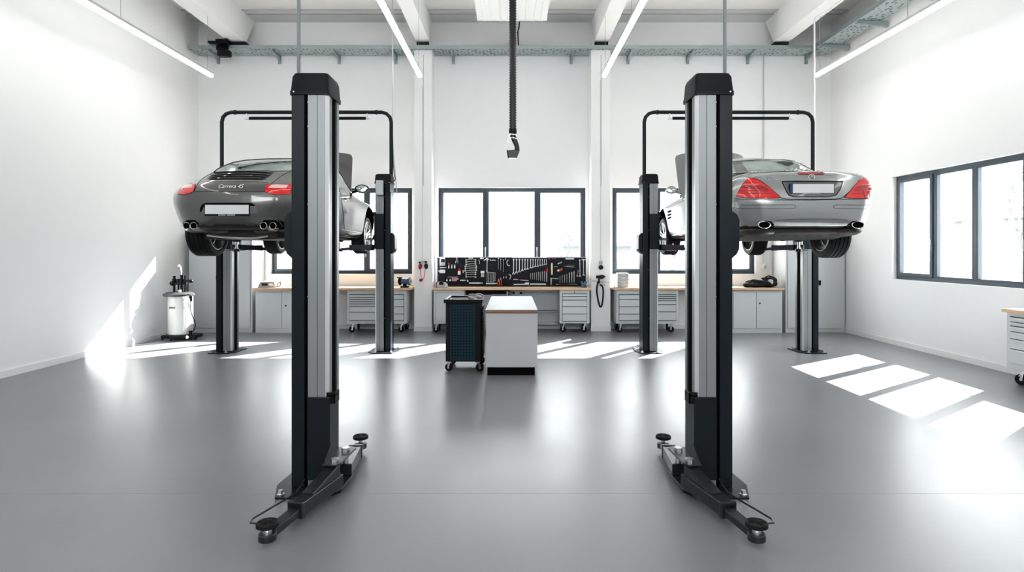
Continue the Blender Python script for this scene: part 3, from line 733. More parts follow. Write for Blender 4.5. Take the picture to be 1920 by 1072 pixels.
#      y    zb   wb   w    zm   wsh  zsh  wg   zg   wr   zr   zt
tabP = [(0.000,.42,.10,.16,.50,.13,.56,.09,.585,.06,.59,.592),
 (.02,.30,.24,.34,.48,.31,.60,.24,.655,.15,.665,.668),
 (.06,.25,.38,.48,.48,.46,.63,.35,.695,.21,.715,.72),
 (.12,.21,.48,.60,.48,.58,.65,.45,.725,.28,.755,.765),
 (.25,.19,.62,.745,.49,.72,.665,.56,.76,.36,.81,.835),
 (.46,.175,.75,.880,.51,.855,.69,.64,.81,.42,.885,.925),
 (.7,.165,.81,.920,.52,.895,.72,.67,.86,.48,.975,1.02),
 (1.0,.16,.82,.928,.53,.905,.75,.68,.91,.53,1.08,1.125),
 (1.4,.15,.82,.92,.53,.89,.755,.69,.91,.55,1.175,1.235),
 (1.8,.15,.82,.905,.53,.865,.755,.715,.90,.56,1.235,1.30),
 (2.2,.15,.82,.89,.53,.85,.75,.735,.89,.56,1.255,1.32),
 (2.6,.15,.82,.885,.53,.845,.75,.74,.88,.55,1.24,1.30),
 (2.9,.15,.82,.885,.53,.845,.75,.73,.86,.52,1.13,1.18),
 (3.15,.15,.82,.89,.53,.85,.745,.71,.835,.55,.96,1.0),
 (3.35,.155,.82,.895,.53,.855,.735,.68,.80,.5,.83,.86),
 (3.7,.16,.81,.89,.52,.84,.73,.64,.755,.40,.76,.77),
 (4.0,.165,.78,.86,.5,.79,.66,.60,.685,.38,.69,.695),
 (4.25,.18,.64,.76,.45,.69,.56,.5,.58,.3,.585,.59),
 (4.38,.23,.45,.58,.41,.5,.46,.35,.475,.2,.48,.482),
 (4.44,.33,.2,.28,.39,.22,.41,.15,.42,.08,.425,.426)]
body, car.bvh = make_body(tabP, M_dkpaint, root, [(1.05,.33,.52,.375),(3.40,.33,.55,.365)], .37)
seam = M_gap
# rear glass
car.patch('rear_window', [(402,322.5),(408,317.5),(420,311.5),(437,305),(460,301),(500,298.5),(560,298),(600,300),(632,306),(618,313),(600,318),(560,320),(515,321),(480,320),(440,321)], M_carglass, root, off=.004)
car.line('window_seal', [(402,322.5),(408,317.5),(420,311.5),(437,305),(460,301),(500,298.5),(560,298)], .011, M_black, root)
car.patch('window_pillar', [(437,306),(444,305.5),(451,312),(454,316),(449,318),(442,312)], M_carglassd, root, off=.007)
car.line('wiper', [(447,316),(453,315),(480,309.5),(530,304.5),(570,303)], .006, M_black, root, off=.012)
# engine lid and louvres
for i, (xa, xb, y0, dy) in enumerate(((400,513,324.2,-3.0),(394,509,328.2,-2.8),(390.5,504,331.7,-2.2),(387.5,499,335.3,-1.6))):
    n = 12; up = [(xa+(xb-xa)*k/n, y0+dy*(1-((2*k/n-1)**2))) for k in range(n+1)]; lo = [(x_, y_+ (2.4 if 0<k<n else .6)) for k,(x_,y_) in enumerate(up)]
    car.patch('louvre', up+lo[::-1], M_matte, root, off=.004, cuts=2)
car.line('engine_lid_seam', [(389,341),(420,340.3),(470,340.5),(503,342)], .0022, M_gap, root)
car.line('engine_lid_seam', [(364,358.8),(395,359),(430,359.2),(470,359),(500,358.6),(503,354),(508,345),(520,335),(532,327),(547,320)], .0035, M_gap, root)
car.line('engine_lid_seam', [(364,358.8),(367,352),(371,344),(380,334),(392,327),(400,323)], .003, M_gap, root)
# lights
lp = [(334,364),(338,355),(343,348.5),(350,346.3),(366,345.8),(365.5,352),(363,359),(357,362),(348,365)]
car.patch('tail_light', lp, M_lens, root, off=.007, both=True)
car.patch('indicator_lens', [(343,352),(348,348),(358,346.8),(361.5,347.5),(361,352.5),(352,353.5),(343,354)], M_lensc, root, off=.011, both=True)
car.line('light_seal', lp, .004, M_black, root, both=True, closed=True, off=.003)
# bumper details
plate(car, 0, .424, -.004, False)
rc = [(374,396),(378,386),(384,381.5),(430,381),(472,381.3),(480,386),(484,397),(481,400),(380,400)]
car.patch('plate_recess', rc, M_hoodu, root, off=.003)
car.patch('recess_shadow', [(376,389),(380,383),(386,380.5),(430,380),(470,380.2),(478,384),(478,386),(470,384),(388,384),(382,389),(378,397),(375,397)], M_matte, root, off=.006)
car.line('bumper_crease', [(341,423),(343,415),(350,410.5),(362,409),(430,409),(500,409),(515,411),(524,416),(530,424)], .004, M_dkpaint, root, off=.004)
car.patch('exhaust_cutout', [(343,430),(343,418),(350,412.5),(366,412.5),(372,418),(375,429)], M_matte, root, off=.003, both=True)
for x in (-.515,-.415,.415,.515): exhaust_round(car, x, .235, .035 if abs(x) < .5 else .06, .043)
text_mesh('Carrera 4S', .066, M_chrome, 'badge_lettering', root, root.location+car.hit(432,350,.006), (math.radians(83),0,0), shear=.45, space=1.0)
# side (towards the room centre)
car.patch('side_window', [(633,313),(640,320),(650,334),(656,347),(657,354),(650,355),(633,352)], M_carglass, root, off=.004)
car.line('window_trim', [(630,311),(640,319),(650,333),(657,347),(659,356)], .012, M_black, root, off=.003)
car.line('door_seam', [(636,352),(640,372),(643,395),(645,420),(646,429)], .003, M_gap, root)
car.line('sill_crease', [(637,430),(660,434),(684,437.5)], .006, M_dkpaint, root, off=.006)
q = MB(); c_ = root.location+car.hit(648,374,.018); q.bar(c_+Vector((0,-.09,0)), c_+Vector((0,.09,.004)), .02, .026); q.build('door_handle', M_dkpaint, root, bevel=.006)
side_mirror(car, .885, 2.86, .955, 1, M_black, w=.23, h=.145)
side_mirror(car, -.93, 2.92, .96, -1, M_black)
hood(car, M_hoodu, 3.42, .84, .55, .34, .86, .49)
for (x,y,s,r,w,z) in ((-.755,1.05,-1,.328,.30,.19),(.755,1.05,1,.328,.30,.19),(-.745,3.40,-1,.322,.235,.20),(.745,3.40,1,.322,.235,.20)): wheel(root, x,y,z,s,r,w,.235)
# underbody
def ub(name, f, m): q = MB(); f(q); return q.build(name, m, root, bevel=.008)
L = root.location
q = MB(); q.tube(smooth_path([L+Vector(v) for v in ((-.46,.12,.235),(-.42,.34,.22),(-.2,.42,.18),(.2,.42,.18),(.42,.34,.22),(.46,.12,.235))],6), .055, 14); q.build('silencer', M_exh, root)
q = MB(); q.obox(L+Vector((0,.62,.14)),(.9,.5,.12)); q.obox(L+Vector((0,1.25,.13)),(.7,.7,.10)); q.obox(L+Vector((0,2.3,.125)),(1.3,1.6,.05)); q.build('engine_undertray', M_under, root, bevel=.02)
q = MB(); q.tube(smooth_path([L+Vector(v) for v in ((-.38,.30,.13),(-.1,.24,.10),(.15,.24,.09),(.36,.30,.12))],6), .014, 8); q.build('support_bar', M_steel, root)
q = MB()
for s in (-1,1):
    q.bar(L+Vector((s*.25,1.0,.14)), L+Vector((s*.62,1.05,.19)), .07,.035); q.bar(L+Vector((s*.25,1.35,.12)), L+Vector((s*.62,1.1,.17)), .05,.03); q.bar(L+Vector((s*.3,.75,.15)), L+Vector((s*.62,1.0,.2)), .04,.03)
    q.bar(L+Vector((s*.25,3.3,.13)), L+Vector((s*.62,3.4,.17)), .06,.03)
q.build('suspension_arm', M_exh, root)

# ---- silver roadster on the right lift
root = thing('roadster_car', (3.575, 7.20, 1.715), 'silver hardtop roadster raised on the right lift, bonnet open', 'car')
car = Car(root)
tabS = [(0.000,.42,.36,.45,.50,.42,.56,.35,.585,.22,.59,.592),
 (.02,.30,.50,.60,.50,.58,.60,.50,.655,.30,.665,.668),
 (.06,.25,.58,.68,.50,.67,.64,.60,.74,.36,.76,.765),
 (.12,.235,.66,.765,.51,.755,.68,.68,.83,.42,.872,.882),
 (.25,.225,.74,.845,.52,.835,.72,.74,.875,.50,.922,.933),
 (.46,.21,.79,.895,.53,.88,.745,.76,.89,.54,.938,.952),
 (.75,.20,.81,.912,.54,.895,.76,.76,.89,.60,.945,.963),
 (1.0,.18,.82,.914,.54,.895,.76,.745,.90,.60,.975,1.0),
 (1.2,.17,.82,.912,.54,.89,.76,.73,.91,.57,1.08,1.12),
 (1.5,.16,.82,.908,.54,.885,.76,.72,.91,.55,1.21,1.255),
 (1.8,.16,.82,.905,.54,.88,.755,.72,.90,.55,1.27,1.325),
 (2.2,.16,.82,.90,.54,.875,.75,.73,.895,.55,1.285,1.335),
 (2.55,.16,.82,.90,.54,.875,.75,.73,.885,.54,1.25,1.295),
 (2.85,.16,.82,.90,.54,.875,.745,.72,.87,.53,1.13,1.17),
 (3.12,.16,.82,.90,.54,.87,.74,.70,.85,.54,.98,1.01),
 (3.35,.16,.82,.90,.54,.87,.73,.68,.82,.5,.87,.89),
 (3.8,.165,.81,.89,.53,.85,.71,.64,.76,.42,.79,.80),
 (4.15,.17,.77,.85,.50,.80,.66,.60,.69,.38,.71,.715),
 (4.38,.19,.62,.72,.46,.67,.57,.5,.59,.3,.60,.605),
 (4.50,.25,.42,.54,.43,.48,.48,.35,.50,.2,.505,.508),
 (4.54,.34,.2,.28,.41,.22,.43,.15,.44,.08,.445,.446)]
body, car.bvh = make_body(tabS, M_silver, root, [(1.08,.33,.54,.375),(3.64,.33,.56,.37)], .37)
car.patch('rear_window', [(1352,306),(1388,304.5),(1410,303),(1450,302.2),(1476,302.5),(1487,304),(1502,310),(1519,319.5),(1500,320.5),(1470,321.5),(1430,323),(1403,324.5),(1370,326)], M_carglass, root, off=.004)
car.patch('rear_side_glass', [(1374,305),(1388,304.5),(1396,313),(1404,324.5),(1381,326.5)], M_carglassd, root, off=.008)
car.patch('quarter_window', [(1491,304),(1497,302),(1506,302.5),(1521,309),(1537,318.5),(1541,320.5),(1526,320.5),(1512,313)], M_carglassd, root, off=.005)
car.line('chrome_trim', [(1488,304),(1502,310),(1521,320.5)], .008, M_chrome, root, off=.004)
car.line('roof_seam', [(1375,302.5),(1420,299.5),(1470,299.5),(1490,302)], .003, M_gap, root)
car.patch('headliner', [(1455,304),(1476,303.5),(1487,306),(1489,309),(1478,312),(1470,309)], M_carglassd, root, off=.007)
# third brake light, star, badge
car.patch('brake_light', [(1495,325),(1498,323),(1520,322.5),(1542,323),(1546.5,325),(1543,327.3),(1520,327.6),(1498,327.3)], M_lensd, root, off=.006)
c = root.location+car.hit(1521.5,332.5,.008)
q = MB()
q.tube([c+Vector((.036*math.cos(2*PI*k/24),0,.036*math.sin(2*PI*k/24))) for k in range(25)], .0035, 6, cap=False)
for a in (90,210,330):
    a = math.radians(a); q.tube([c, c+Vector((.034*math.cos(a),0,.034*math.sin(a)))], .005, 6, rads=[.006,.002])
q.build('star_emblem', M_chrome, root)
c = root.location+car.hit(1447,336.5,.012)
text_mesh('SL 500', .046, M_chrome, 'badge_lettering', root, c, (math.radians(75),0,math.radians(-16)), space=1.15)
# tail lights
lp = [(1381,368),(1384,360),(1396,341.5),(1403,334.5),(1409,334),(1422,338),(1440,350),(1464,370.5),(1440,372.2),(1400,371.2),(1388,370)]
TL = car.patch('tail_light', lp, M_lens, root, off=.007, both=True)
car.line('light_seal', lp, .0045, M_black, root, both=True, closed=True, off=.003)
car.patch('indicator_lens', [(1390,353),(1394,347),(1425,349),(1436,351),(1443,357),(1412,354)], M_lensd, root, off=.0095, both=True)
for yy in (345.5, 350.5, 357.5, 362):
    x_l = 1403-(yy-334.5)*.80; x_r = 1412+(yy-336)*1.46
    car.line('lens_rib', [(x_l+2, yy),(x_r-3, yy+.6)], .0035, M_lensd if yy > 350 else M_lensc, root, both=True, off=.009)
for xx in (1405, 1422):
    car.line('lens_rib', [(xx, 358),(xx, 370.5)], .003, M_lensd, root, both=True, off=.009)
# lid recess and seams
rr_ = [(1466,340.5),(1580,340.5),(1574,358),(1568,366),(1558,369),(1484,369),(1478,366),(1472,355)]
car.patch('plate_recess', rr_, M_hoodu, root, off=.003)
car.line('recess_edge', [(1466,340.5),(1520,340),(1580,340.5)], .007, M_black, root, off=.004)
car.line('recess_edge', [(1466,340.5),(1474,358),(1480,366),(1488,369),(1556,369),(1568,365),(1575,356),(1580,340.5)], .004, M_black, root, off=.004)
plate(car, 0, .692, .008, True)
car.line('boot_lid_seam', [(1411,333.5),(1425,338),(1440,349),(1466,371.5),(1476,373),(1522,373.8),(1565,373),(1579,371),(1606,349),(1614,340)], .004, M_gap, root)
car.line('bumper_seam', [(1380,372.5),(1400,374),(1440,374.5),(1520,375),(1580,374),(1628,372.5)], .0035, M_gap, root)
for pl_ in ([(1380,384),(1488,383.8),(1492,387),(1489,391),(1380,391.3)], [(1631,384.5),(1566,384),(1562,387.5),(1566,391),(1631,391.5)]):
    car.line('bumper_strip', pl_, .0025, M_gap, root)
car.line('bumper_crease', [(1456,413.5),(1490,411),(1530,410.3),(1570,411),(1590,413)], .0025, M_gap, root)
car.patch('exhaust_cutout', [(1419,430),(1422,421),(1427,416),(1436,413.5),(1446,414.5),(1451,420),(1451,428),(1440,431)], M_matte, root, off=.003, both=True)
for x in (-.56,.56): exhaust_round(car, x, .262, .03, .045, oval=1.75)
# side towards the room centre
car.line('door_seam', [(1292,352),(1288,372),(1286,400),(1287,430)], .003, M_gap, root)
for k in range(3):
    car.patch('fender_vent', [(1252,396+k*6),(1258,393.5+k*6),(1259,396.5+k*6),(1253,399.5+k*6)], M_matte, root, off=.006, cuts=1)
car.line('sill_crease', [(1252,443),(1270,440),(1292,436)], .008, M_chrome, root, off=.004)
side_mirror(car, -.90, 2.95, .965, -1, M_silver, w=.20, h=.13)
side_mirror(car, .90, 2.95, .965, 1, M_silver, w=.20, h=.13)
hood(car, M_hoods, 3.42, .88, .63, .36, .86, .62, bow=.07, drop=.05)
for (x,y,s,r,w,z) in ((-.765,1.08,-1,.338,.275,.19),(.765,1.08,1,.338,.275,.19),(-.765,3.64,-1,.332,.25,.20),(.765,3.64,1,.332,.25,.20)): wheel(root, x,y,z,s,r,w,.24)
L = root.location
for s in (-1,1):
    q = MB(); q.blob(L+Vector((s*.52,.36,.20)), (.23,.27,.075)); q.build('silencer', M_under, root)
q = MB(); q.prism([(.16,.23),(.16,.17),(.75,.10),(1.5,.10),(3.6,.11),(3.6,.2),(.9,.25)], 'x', -.66, .66)
for v in q.bm.verts: v.co += L
q.build('undertray', M_under, root, bevel=.02)
q = MB()
for k in range(5): q.obox(L+Vector((-.30+.15*k,.42,.145)),(.07,.02,.015), Matrix.Rotation(.3,3,'Z'))
q.build('tray_slot', M_matte, root)
q = MB()
for s in (-1,1):
    q.bar(L+Vector((s*.25,1.0,.12)), L+Vector((s*.62,1.08,.17)), .07,.04); q.bar(L+Vector((s*.25,1.4,.10)), L+Vector((s*.62,1.12,.15)), .05,.03); q.bar(L+Vector((s*.3,.78,.12)), L+Vector((s*.62,1.03,.18)), .05,.03)
    q.bar(L+Vector((s*.25,3.55,.12)), L+Vector((s*.62,3.64,.17)), .06,.03)
q.build('suspension_arm', M_under, root)

# ------------------------------------------------------------------ furniture
def caster(mb_parent, x, y, z1, r=.062, ang=0.0, name='caster'):
    """swivel caster whose top plate sits at z1; wheel bottom at z=0"""
    t = bpy.data.objects.new(name, None); C.objects.link(t); t.parent = mb_parent; t.location = Vector((x,y,0))-wloc(mb_parent); t.empty_display_size = .05
    R = Matrix.Rotation(ang, 3, 'Z'); d = R @ Vector((1,0,0)); f = R @ Vector((0,1,0)); c = Vector((x,y,r))+f*.025
    q = MB(); q.lathe([(r-.024,-.016),(r-.005,-.018),(r,-.011),(r,.011),(r-.005,.018),(r-.024,.016)], c, d, 28); q.build('tyre', M_rubber, t)
    q = MB(); q.lathe([(.001,-.018),(.012,-.018),(.02,-.0155),(r-.026,-.0155),(r-.023,-.013),(r-.023,.013),(r-.026,.0155),(.02,.0155),(.012,.018),(.001,.018)], c, d, 24, cap=False); q.build('wheel_hub', M_cab, t)
    q = MB()
    for s in (-1,1):
        a = c+d*(s*.022); b = Vector((x,y,z1-.01))+d*(s*.022)
        q.bar(a-Vector((0,0,.010)), b-f*.0, .004, .026, up=f)
    q.obox((x,y,z1-.012),(.07,.07,.012), R); q.cyl((x,y,z1-.03),(x,y,z1-.01),.028,16); q.bar(Vector((x,y,z1-.02)), c+Vector((0,0,r*.55))+f*.02, .05, .008)
    q.build('fork', M_steel, t); return t
def drawer_col(root, x0, x1, y, zs, m=M_cab, axis='x', face=-1):
    """drawer fronts between z levels zs (top to bottom) on a front plane"""
    for za, zb in zip(zs, zs[1:]):
        q = MB()
        if axis == 'x': q.box(x0, x1, y-.016, y, zb+.006, za-.006)
        else: q.box(y-.016, y, x0, x1, zb+.004, za-.004)
        d = q.build('drawer', m, root, smooth=False, bevel=.002)
        q = MB()
        if axis == 'x': q.box(x0+.002, x1-.002, y-.026, y-.016, za-.018, za-.006)
        else: q.box(y-.034, y-.016, x0+.002, x1-.002, za-.022, za-.006)
        q.build('handle_rail', M_alul, d, smooth=False, bevel=.002)
def cabinet_body(root, x0, x1, y0, y1, z0, z1, opens, m=M_cab):
    q = MB(); q.box(x0, x1, y0+.004, y1, z0, z1)
    q.build('carcass', m, root, smooth=False, bevel=.004)
    for (a, b, c, d) in opens:
        q = MB(); q.box(a-.006, b+.006, y0-.002, y0+.006, c-.006, d+.006); q.build('drawer_opening', M_gap, root, smooth=False)
def worktop(x0, x1, y0, y1, label):
    q = MB(); q.box(x0, x1, y0, y1, .868, .912); return tag(q.build('worktop', M_wood, smooth=False, bevel=.004), label, 'worktop')
YW0 = 12.15; FY = 12.22
worktop(-5.20, -2.03, YW0, 12.88, 'long beech worktop below the left window')
worktop(-1.605, 1.585, YW0, 12.88, 'long beech worktop below the tool wall')
worktop(2.04, 5.47, YW0, 12.88, 'long beech worktop below the right window')

def two_col_cab(x0, x1, label, zl, zr):
    t = thing('drawer_cabinet', ((x0+x1)/2, 12.5, 0), label, 'drawer cabinet')
    mid = (x0+x1)/2; z0, z1 = .185, .862
    cabinet_body(t, x0, x1, FY, 12.86, z0, z1, [(x0+.055, mid-.02, .25, .775),(mid+.02, x1-.055, .25, .775)])
    drawer_col(t, x0+.055, mid-.02, FY-.0, zl); drawer_col(t, mid+.02, x1-.055, FY-.0, zr)
    q = MB(); q.box(mid-.17, mid+.17, FY-.012, FY+.002, .80, .808); q.build('label_strip', M_cabd, t, smooth=False)
    for x, a in ((x0+.10,.3),(x1-.10,-.4)):
        caster(t, x, FY+.10, z0, ang=a+PI/2); caster(t, x, 12.74, z0, ang=a)
    return t
zA = [.775,.715,.672,.628,.585,.54,.42,.25]; zB = [.775,.68,.53,.385,.25]
two_col_cab(-3.33, -2.13, 'grey double drawer cabinet on casters under the left worktop', zA, zB)
two_col_cab(2.11, 3.36, 'grey double drawer cabinet on casters under the right worktop', zB, [.775,.735,.695,.655,.575,.43,.25])
def cupboard(x0, x1, seam, hx, label, z1=.862, y0=FY, ht=.55):
    t = thing('cupboard', ((x0+x1)/2, 12.5, 0), label, 'cupboard')
    q = MB(); q.box(x0, x1, y0+.004, 12.88, .0, z1); q.build('carcass', M_cab, t, smooth=False, bevel=.003)
    q = MB(); q.box(x0+.045, x1-.045, y0-.001, y0+.006, .085, z1-.035); q.build('door_shadow', M_cabd, t, smooth=False)
    for a, b, hd in ((x0+.05, seam-.004, False), (seam+.004, x1-.05, True)):
        q = MB(); q.box(a, b, y0-.014, y0, .09, z1-.04); d = q.build('door', M_cab, t, smooth=False, bevel=.003)
        if hd:
            q = MB(); q.lathe([(.016,0),(.016,.01),(.009,.012),(.009,.025)], (hx, y0-.014, ht), (0,-1,0), 16); q.build('lock_knob', M_gap, d)
    return t
cupboard(-5.18, -4.12, XP(529,FY), XP(536.5,FY), 'low grey two-door cupboard at the left end under the left worktop')
cupboard(4.42, 5.46, XP(1418,FY), XP(1424,FY), 'low grey two-door cupboard at the right end under the right worktop', ht=.60)
# tall lockers
def locker(x0, x1, label, hx, hz, top=2.02):
    t = thing('tall_locker', ((x0+x1)/2, 12.5, 0), label, 'locker')
    y0 = 12.28; q = MB(); q.box(x0, x1, y0+.004, 12.88, 0, top); q.build('carcass', M_cab, t, smooth=False, bevel=.003)
    q = MB(); q.box(x0+.035, x1-.035, y0-.001, y0+.006, .085, top-.035); q.build('door_shadow', M_cabd, t, smooth=False)
    m = (x0+x1)/2
    for a, b in ((x0+.04, m-.003),(m+.003, x1-.04)):
        q = MB(); q.box(a, b, y0-.014, y0, .09, top-.04); d = q.build('door', M_cab, t, smooth=False, bevel=.003)
        if a > m-.01 or False:
            q = MB(); q.box(hx-.02, hx+.02, y0-.034, y0-.014, hz-.05, hz+.05); q.cyl((hx,y0-.05,hz+.02),(hx,y0-.03,hz+.02),.018,12); q.build('door_handle', M_black, d, bevel=.003)
locker(-6.56, XP(473,12.28), 'tall grey two-door locker in the left rear corner', -5.97, 1.10)
locker(XP(1473,12.28), 6.755, 'tall grey two-door locker in the right rear corner', XP(1536,12.28), ZP(530,12.28))

# centre bench: door cabinet, drawer cabinet and back panel
t = thing('base_cabinet', (-1.28, 12.5, 0), 'grey cabinet on casters under the left end of the centre worktop', 'cabinet')
q = MB(); q.box(-1.585, -.965, FY+.004, 12.80, .185, .862); q.build('carcass', M_cab, t, smooth=False, bevel=.004)
q = MB(); q.box(-1.54, -1.01, FY-.001, FY+.006, .235, .815); q.build('door_shadow', M_cabd, t, smooth=False)
q = MB(); q.box(-1.535, -1.015, FY-.014, FY, .24, .81); q.build('door', M_cab, t, smooth=False, bevel=.003)
for x in (-1.52, -1.04): caster(t, x, FY+.09, .185, ang=1.4); caster(t, x, 12.7, .185, ang=.2)
t = thing('drawer_cabinet', (1.27, 12.5, 0), 'grey single-column drawer cabinet on casters under the centre worktop', 'drawer cabinet')
cabinet_body(t, .965, 1.565, FY, 12.80, .195, .862, [(1.02,1.51,.235,.79)])
drawer_col(t, 1.02, 1.51, FY, [.79,.735,.665,.535,.385,.235])
q = MB(); q.lathe([(.011,0),(.008,.012)], (1.265,FY-.001,.822), (0,-1,0), 12); q.build('lock', M_gap, t)
for x in (1.06, 1.49): caster(t, x, FY+.09, .195, ang=1.2); caster(t, x, 12.7, .195, ang=.3)
t = thing('service_panel', (0, 12.8, 0), 'grey panel with sockets behind the opening under the centre worktop', 'panel')
q = MB(); q.box(-.96, .96, 12.70, 12.72, .42, .862); q.build('panel', M_cabd, t, smooth=False)
q = MB(); q.box(-.96, .96, 12.60, 12.70, .12, .17); q.box(-.96, .96, 12.62, 12.70, .34, .36); q.box(-.96,.96,12.68,12.70,.17,.34); q.build('cable_duct', M_cabd, t, smooth=False)
q = MB(); q.box(-.96, -.05, 12.66, 12.70, .74, .85); q.build('dark_channel', M_gap, t, smooth=False)
for px in (963, 977):
    q = MB(); q.obox(P(px, 549, 12.68), (.075,.03,.075)); s_ = q.build('socket_frame', M_cab, t, bevel=.004)
    q = MB(); q.lathe([(.026,0),(.022,.006)], P(px,549,12.68)+Vector((0,-.015,0)), (0,-1,0), 16); q.build('socket_insert', M_gap, s_)
q = MB(); q.tube([P(922,552,12.55),P(951,552,12.55)], .010, 8); q.tube([P(951,546,12.55),P(951,557,12.55)], .018, 8); q.tube([P(951,548,12.55),P(956,548,12.6)], .014, 8); q.build('air_pipe', M_steel, t)

# ---- island counter
t = thing('island_counter', (-.005, 9.2, 0), 'white island counter with a pale top and brown edge in the middle of the floor', 'counter')
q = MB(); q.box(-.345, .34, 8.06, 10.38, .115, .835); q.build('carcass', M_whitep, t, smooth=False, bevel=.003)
q = MB(); q.box(-.33, .305, 8.10, 10.34, 0, .115); q.build('plinth', M_matte, t, smooth=False)
q = MB(); q.box(-.355, .343, 8.045, 10.40, .84, .878); tp = q.build('counter_top', M_copper, t, smooth=False, bevel=.003)
M_top = mat('brushed_pale_top', (.30,.32,.34), .5, noise=.1, nscale=6, spec=.3)
q = MB(); q.box(-.353, .341, 8.047, 10.398, .8781, .8815); q.build('top_surface', M_top, tp, smooth=False)

# ---- tool trolley
x0, x1, y0, y1 = -.912, -.412, 8.30, 8.98
t = thing('tool_trolley', ((x0+x1)/2, 8.65, 0), 'black tool trolley with petrol blue perforated side and casters beside the island', 'trolley')
q = MB(); q.prism([(x0,y0+.02),(x0+.02,y0),(x1-.02,y0),(x1,y0+.02),(x1,y1-.02),(x1-.02,y1),(x0+.02,y1),(x0,y1-.02)], 'z', .145, .955); q.build('carcass', M_black, t, smooth=False, bevel=.003)
q = MB(); q.box(x0+.06, x1-.09, y0-.006, y0+.004, .165, .925); pn = q.build('side_panel', M_bluef, t, smooth=False, bevel=.004)
q = MB(); q.box(x0+.085, x1-.115, y0-.0075, y0-.005, .195, .895); q.build('perforated_sheet', M_blue, pn, smooth=False)
q = MB(); q.box(x0-.022, x1+.008, y0-.025, y0+.03, .95, 1.0); q.box(x0-.022, x1+.008, y1-.03, y1+.02, .95, 1.0); q.box(x0-.022, x0+.02, y0, y1, .95, 1.0); q.box(x1-.02, x1+.008, y0, y1, .95, 1.0); q.build('rim', M_black, t, smooth=False, bevel=.008)
q = MB(); q.box(x0+.02, x1-.02, y0+.03, y1-.03, .955, .972); q.build('top_tray', M_cab, t, smooth=False)
q = MB(); q.box(x0+.05, x1-.20, y0+.12, y1-.06, .971, .980); q.build('tray_mat', M_gap, t, smooth=False)
for j, (za, zb) in enumerate(((.90,.83),(.82,.75),(.74,.67),(.66,.53),(.52,.36),(.35,.17))):
    q = MB(); q.box(x1, x1+.010, y0+.06, y1-.06, zb, za); d = q.build('drawer', M_post, t, smooth=False, bevel=.002)
for x, y, a in ((x0+.06, y0+.07, 1.1),(x1-.06, y0+.07, -1.2),(x0+.06, y1-.08, .8),(x1-.06, y1-.08, -.9)): caster(t, x, y, .147, r=.055, ang=a)
# rag on the trolley
q = MB(); q.blob((0,0,0), (.10,.09,.035), amp=.35, seed=4); q.blob((.05,.02,.01), (.06,.06,.035), amp=.4, seed=9); q.blob((-.06,-.02,.0), (.05,.05,.03), amp=.4, seed=5)
for v in q.bm.verts: v.co += Vector((XP(892,8.6), 8.6, 1.015))
tag(q.build('cleaning_rag', mat('mottled_rag', (.35,.34,.33), .9, noise=.9, nscale=9), ang=50), 'crumpled black and white rag lying on the tool trolley', 'rag')

# ---- drawer cabinet at the right wall
t = thing('drawer_cabinet', (6.5, 7.1, 0), 'grey drawer cabinet with beech top and casters standing against the right wall', 'drawer cabinet')
xf = XP(1887,7.62)
q = MB(); q.box(xf+.004, 6.74, 6.45, 7.62, .20, .895); q.build('carcass', M_cab, t, smooth=False, bevel=.004)
q = MB(); q.box(xf-.002, xf+.006, 6.50, 7.56, .27, .85); q.build('drawer_opening', M_gap, t, smooth=False)
drawer_col(t, 6.52, 7.545, xf, [.845,.785,.735,.665,.575,.45,.27], axis='y')
q = MB(); q.box(xf-.03, 6.75, 6.42, 7.66, .895, .94); q.build('cabinet_top', M_wood, t, smooth=False, bevel=.004)
for x, y, a in ((xf+.12,7.50,.5),(xf+.12,6.56,.4),(6.62,7.5,.3),(6.62,6.56,.2)): caster(t, x, y, .20, r=.068, ang=a)

# ---- oil drainer unit
cx, cy = XP(338.5,11.4), 11.4
t = thing('oil_drainer', (cx,cy,0), 'white cylindrical oil drainer with black pump fittings in the left rear corner', 'oil drainer')
def zz(py): return ZP(py, 11.4)
q = MB(); q.lathe([(.20,.095),(.213,.11),(.213,.80),(.205,.815)], (cx,cy,0), (0,0,1), 40); tk = q.build('tank', mat('tank_enamel', (.62,.62,.61), .35), t)
q = MB(); M_strip = mat('grey_lettering', (.12,.12,.12), .6)
for k in range(9):
    a0 = math.radians(238+k*4.2); a1 = a0+math.radians(3.2)
    v = [q.bm.verts.new((cx+.2145*math.cos(an), cy+.2145*math.sin(an), z_)) for an, z_ in ((a0,zz(576.5)),(a1,zz(576.5)),(a1,zz(573.2)),(a0,zz(573.2)))]
    q.bm.faces.new(v)
q.build('lettering_strip', M_strip, tk, smooth=False)
q = MB(); q.lathe([(.21,.81),(.265,.815),(.27,.85),(.20,.885),(.18,.885)], (cx-.03,cy,0), (0,0,1), 32); q.build('drip_tray', mat('dark_tray', (.06,.06,.062), .4), t)
q = MB(); q.prism([(cx-.26,cy-.20),(cx+.10,cy-.24),(cx+.36,cy-.12),(cx+.37,cy+.10),(cx+.1,cy+.22),(cx-.22,cy+.2)], 'z', .035, .095); q.build('trolley_base', M_black, t, bevel=.012)
for dx, dy in ((-.24,-.17),(-.05,-.24),(.33,-.08),(.1,.2),(-.2,.2)):
    q = MB(); q.lathe([(.03,-.012),(.035,-.008),(.035,.008),(.03,.012)], (cx+dx,cy+dy,.035), (1,.2,0), 18); q.build('castor_wheel', M_rubber, t)
q = MB(); q.lathe([(.025,0),(.03,.002)], (cx+.22,cy-.185,.062), (.3,-1,0), 20); q.build('badge', M_chrome, t)
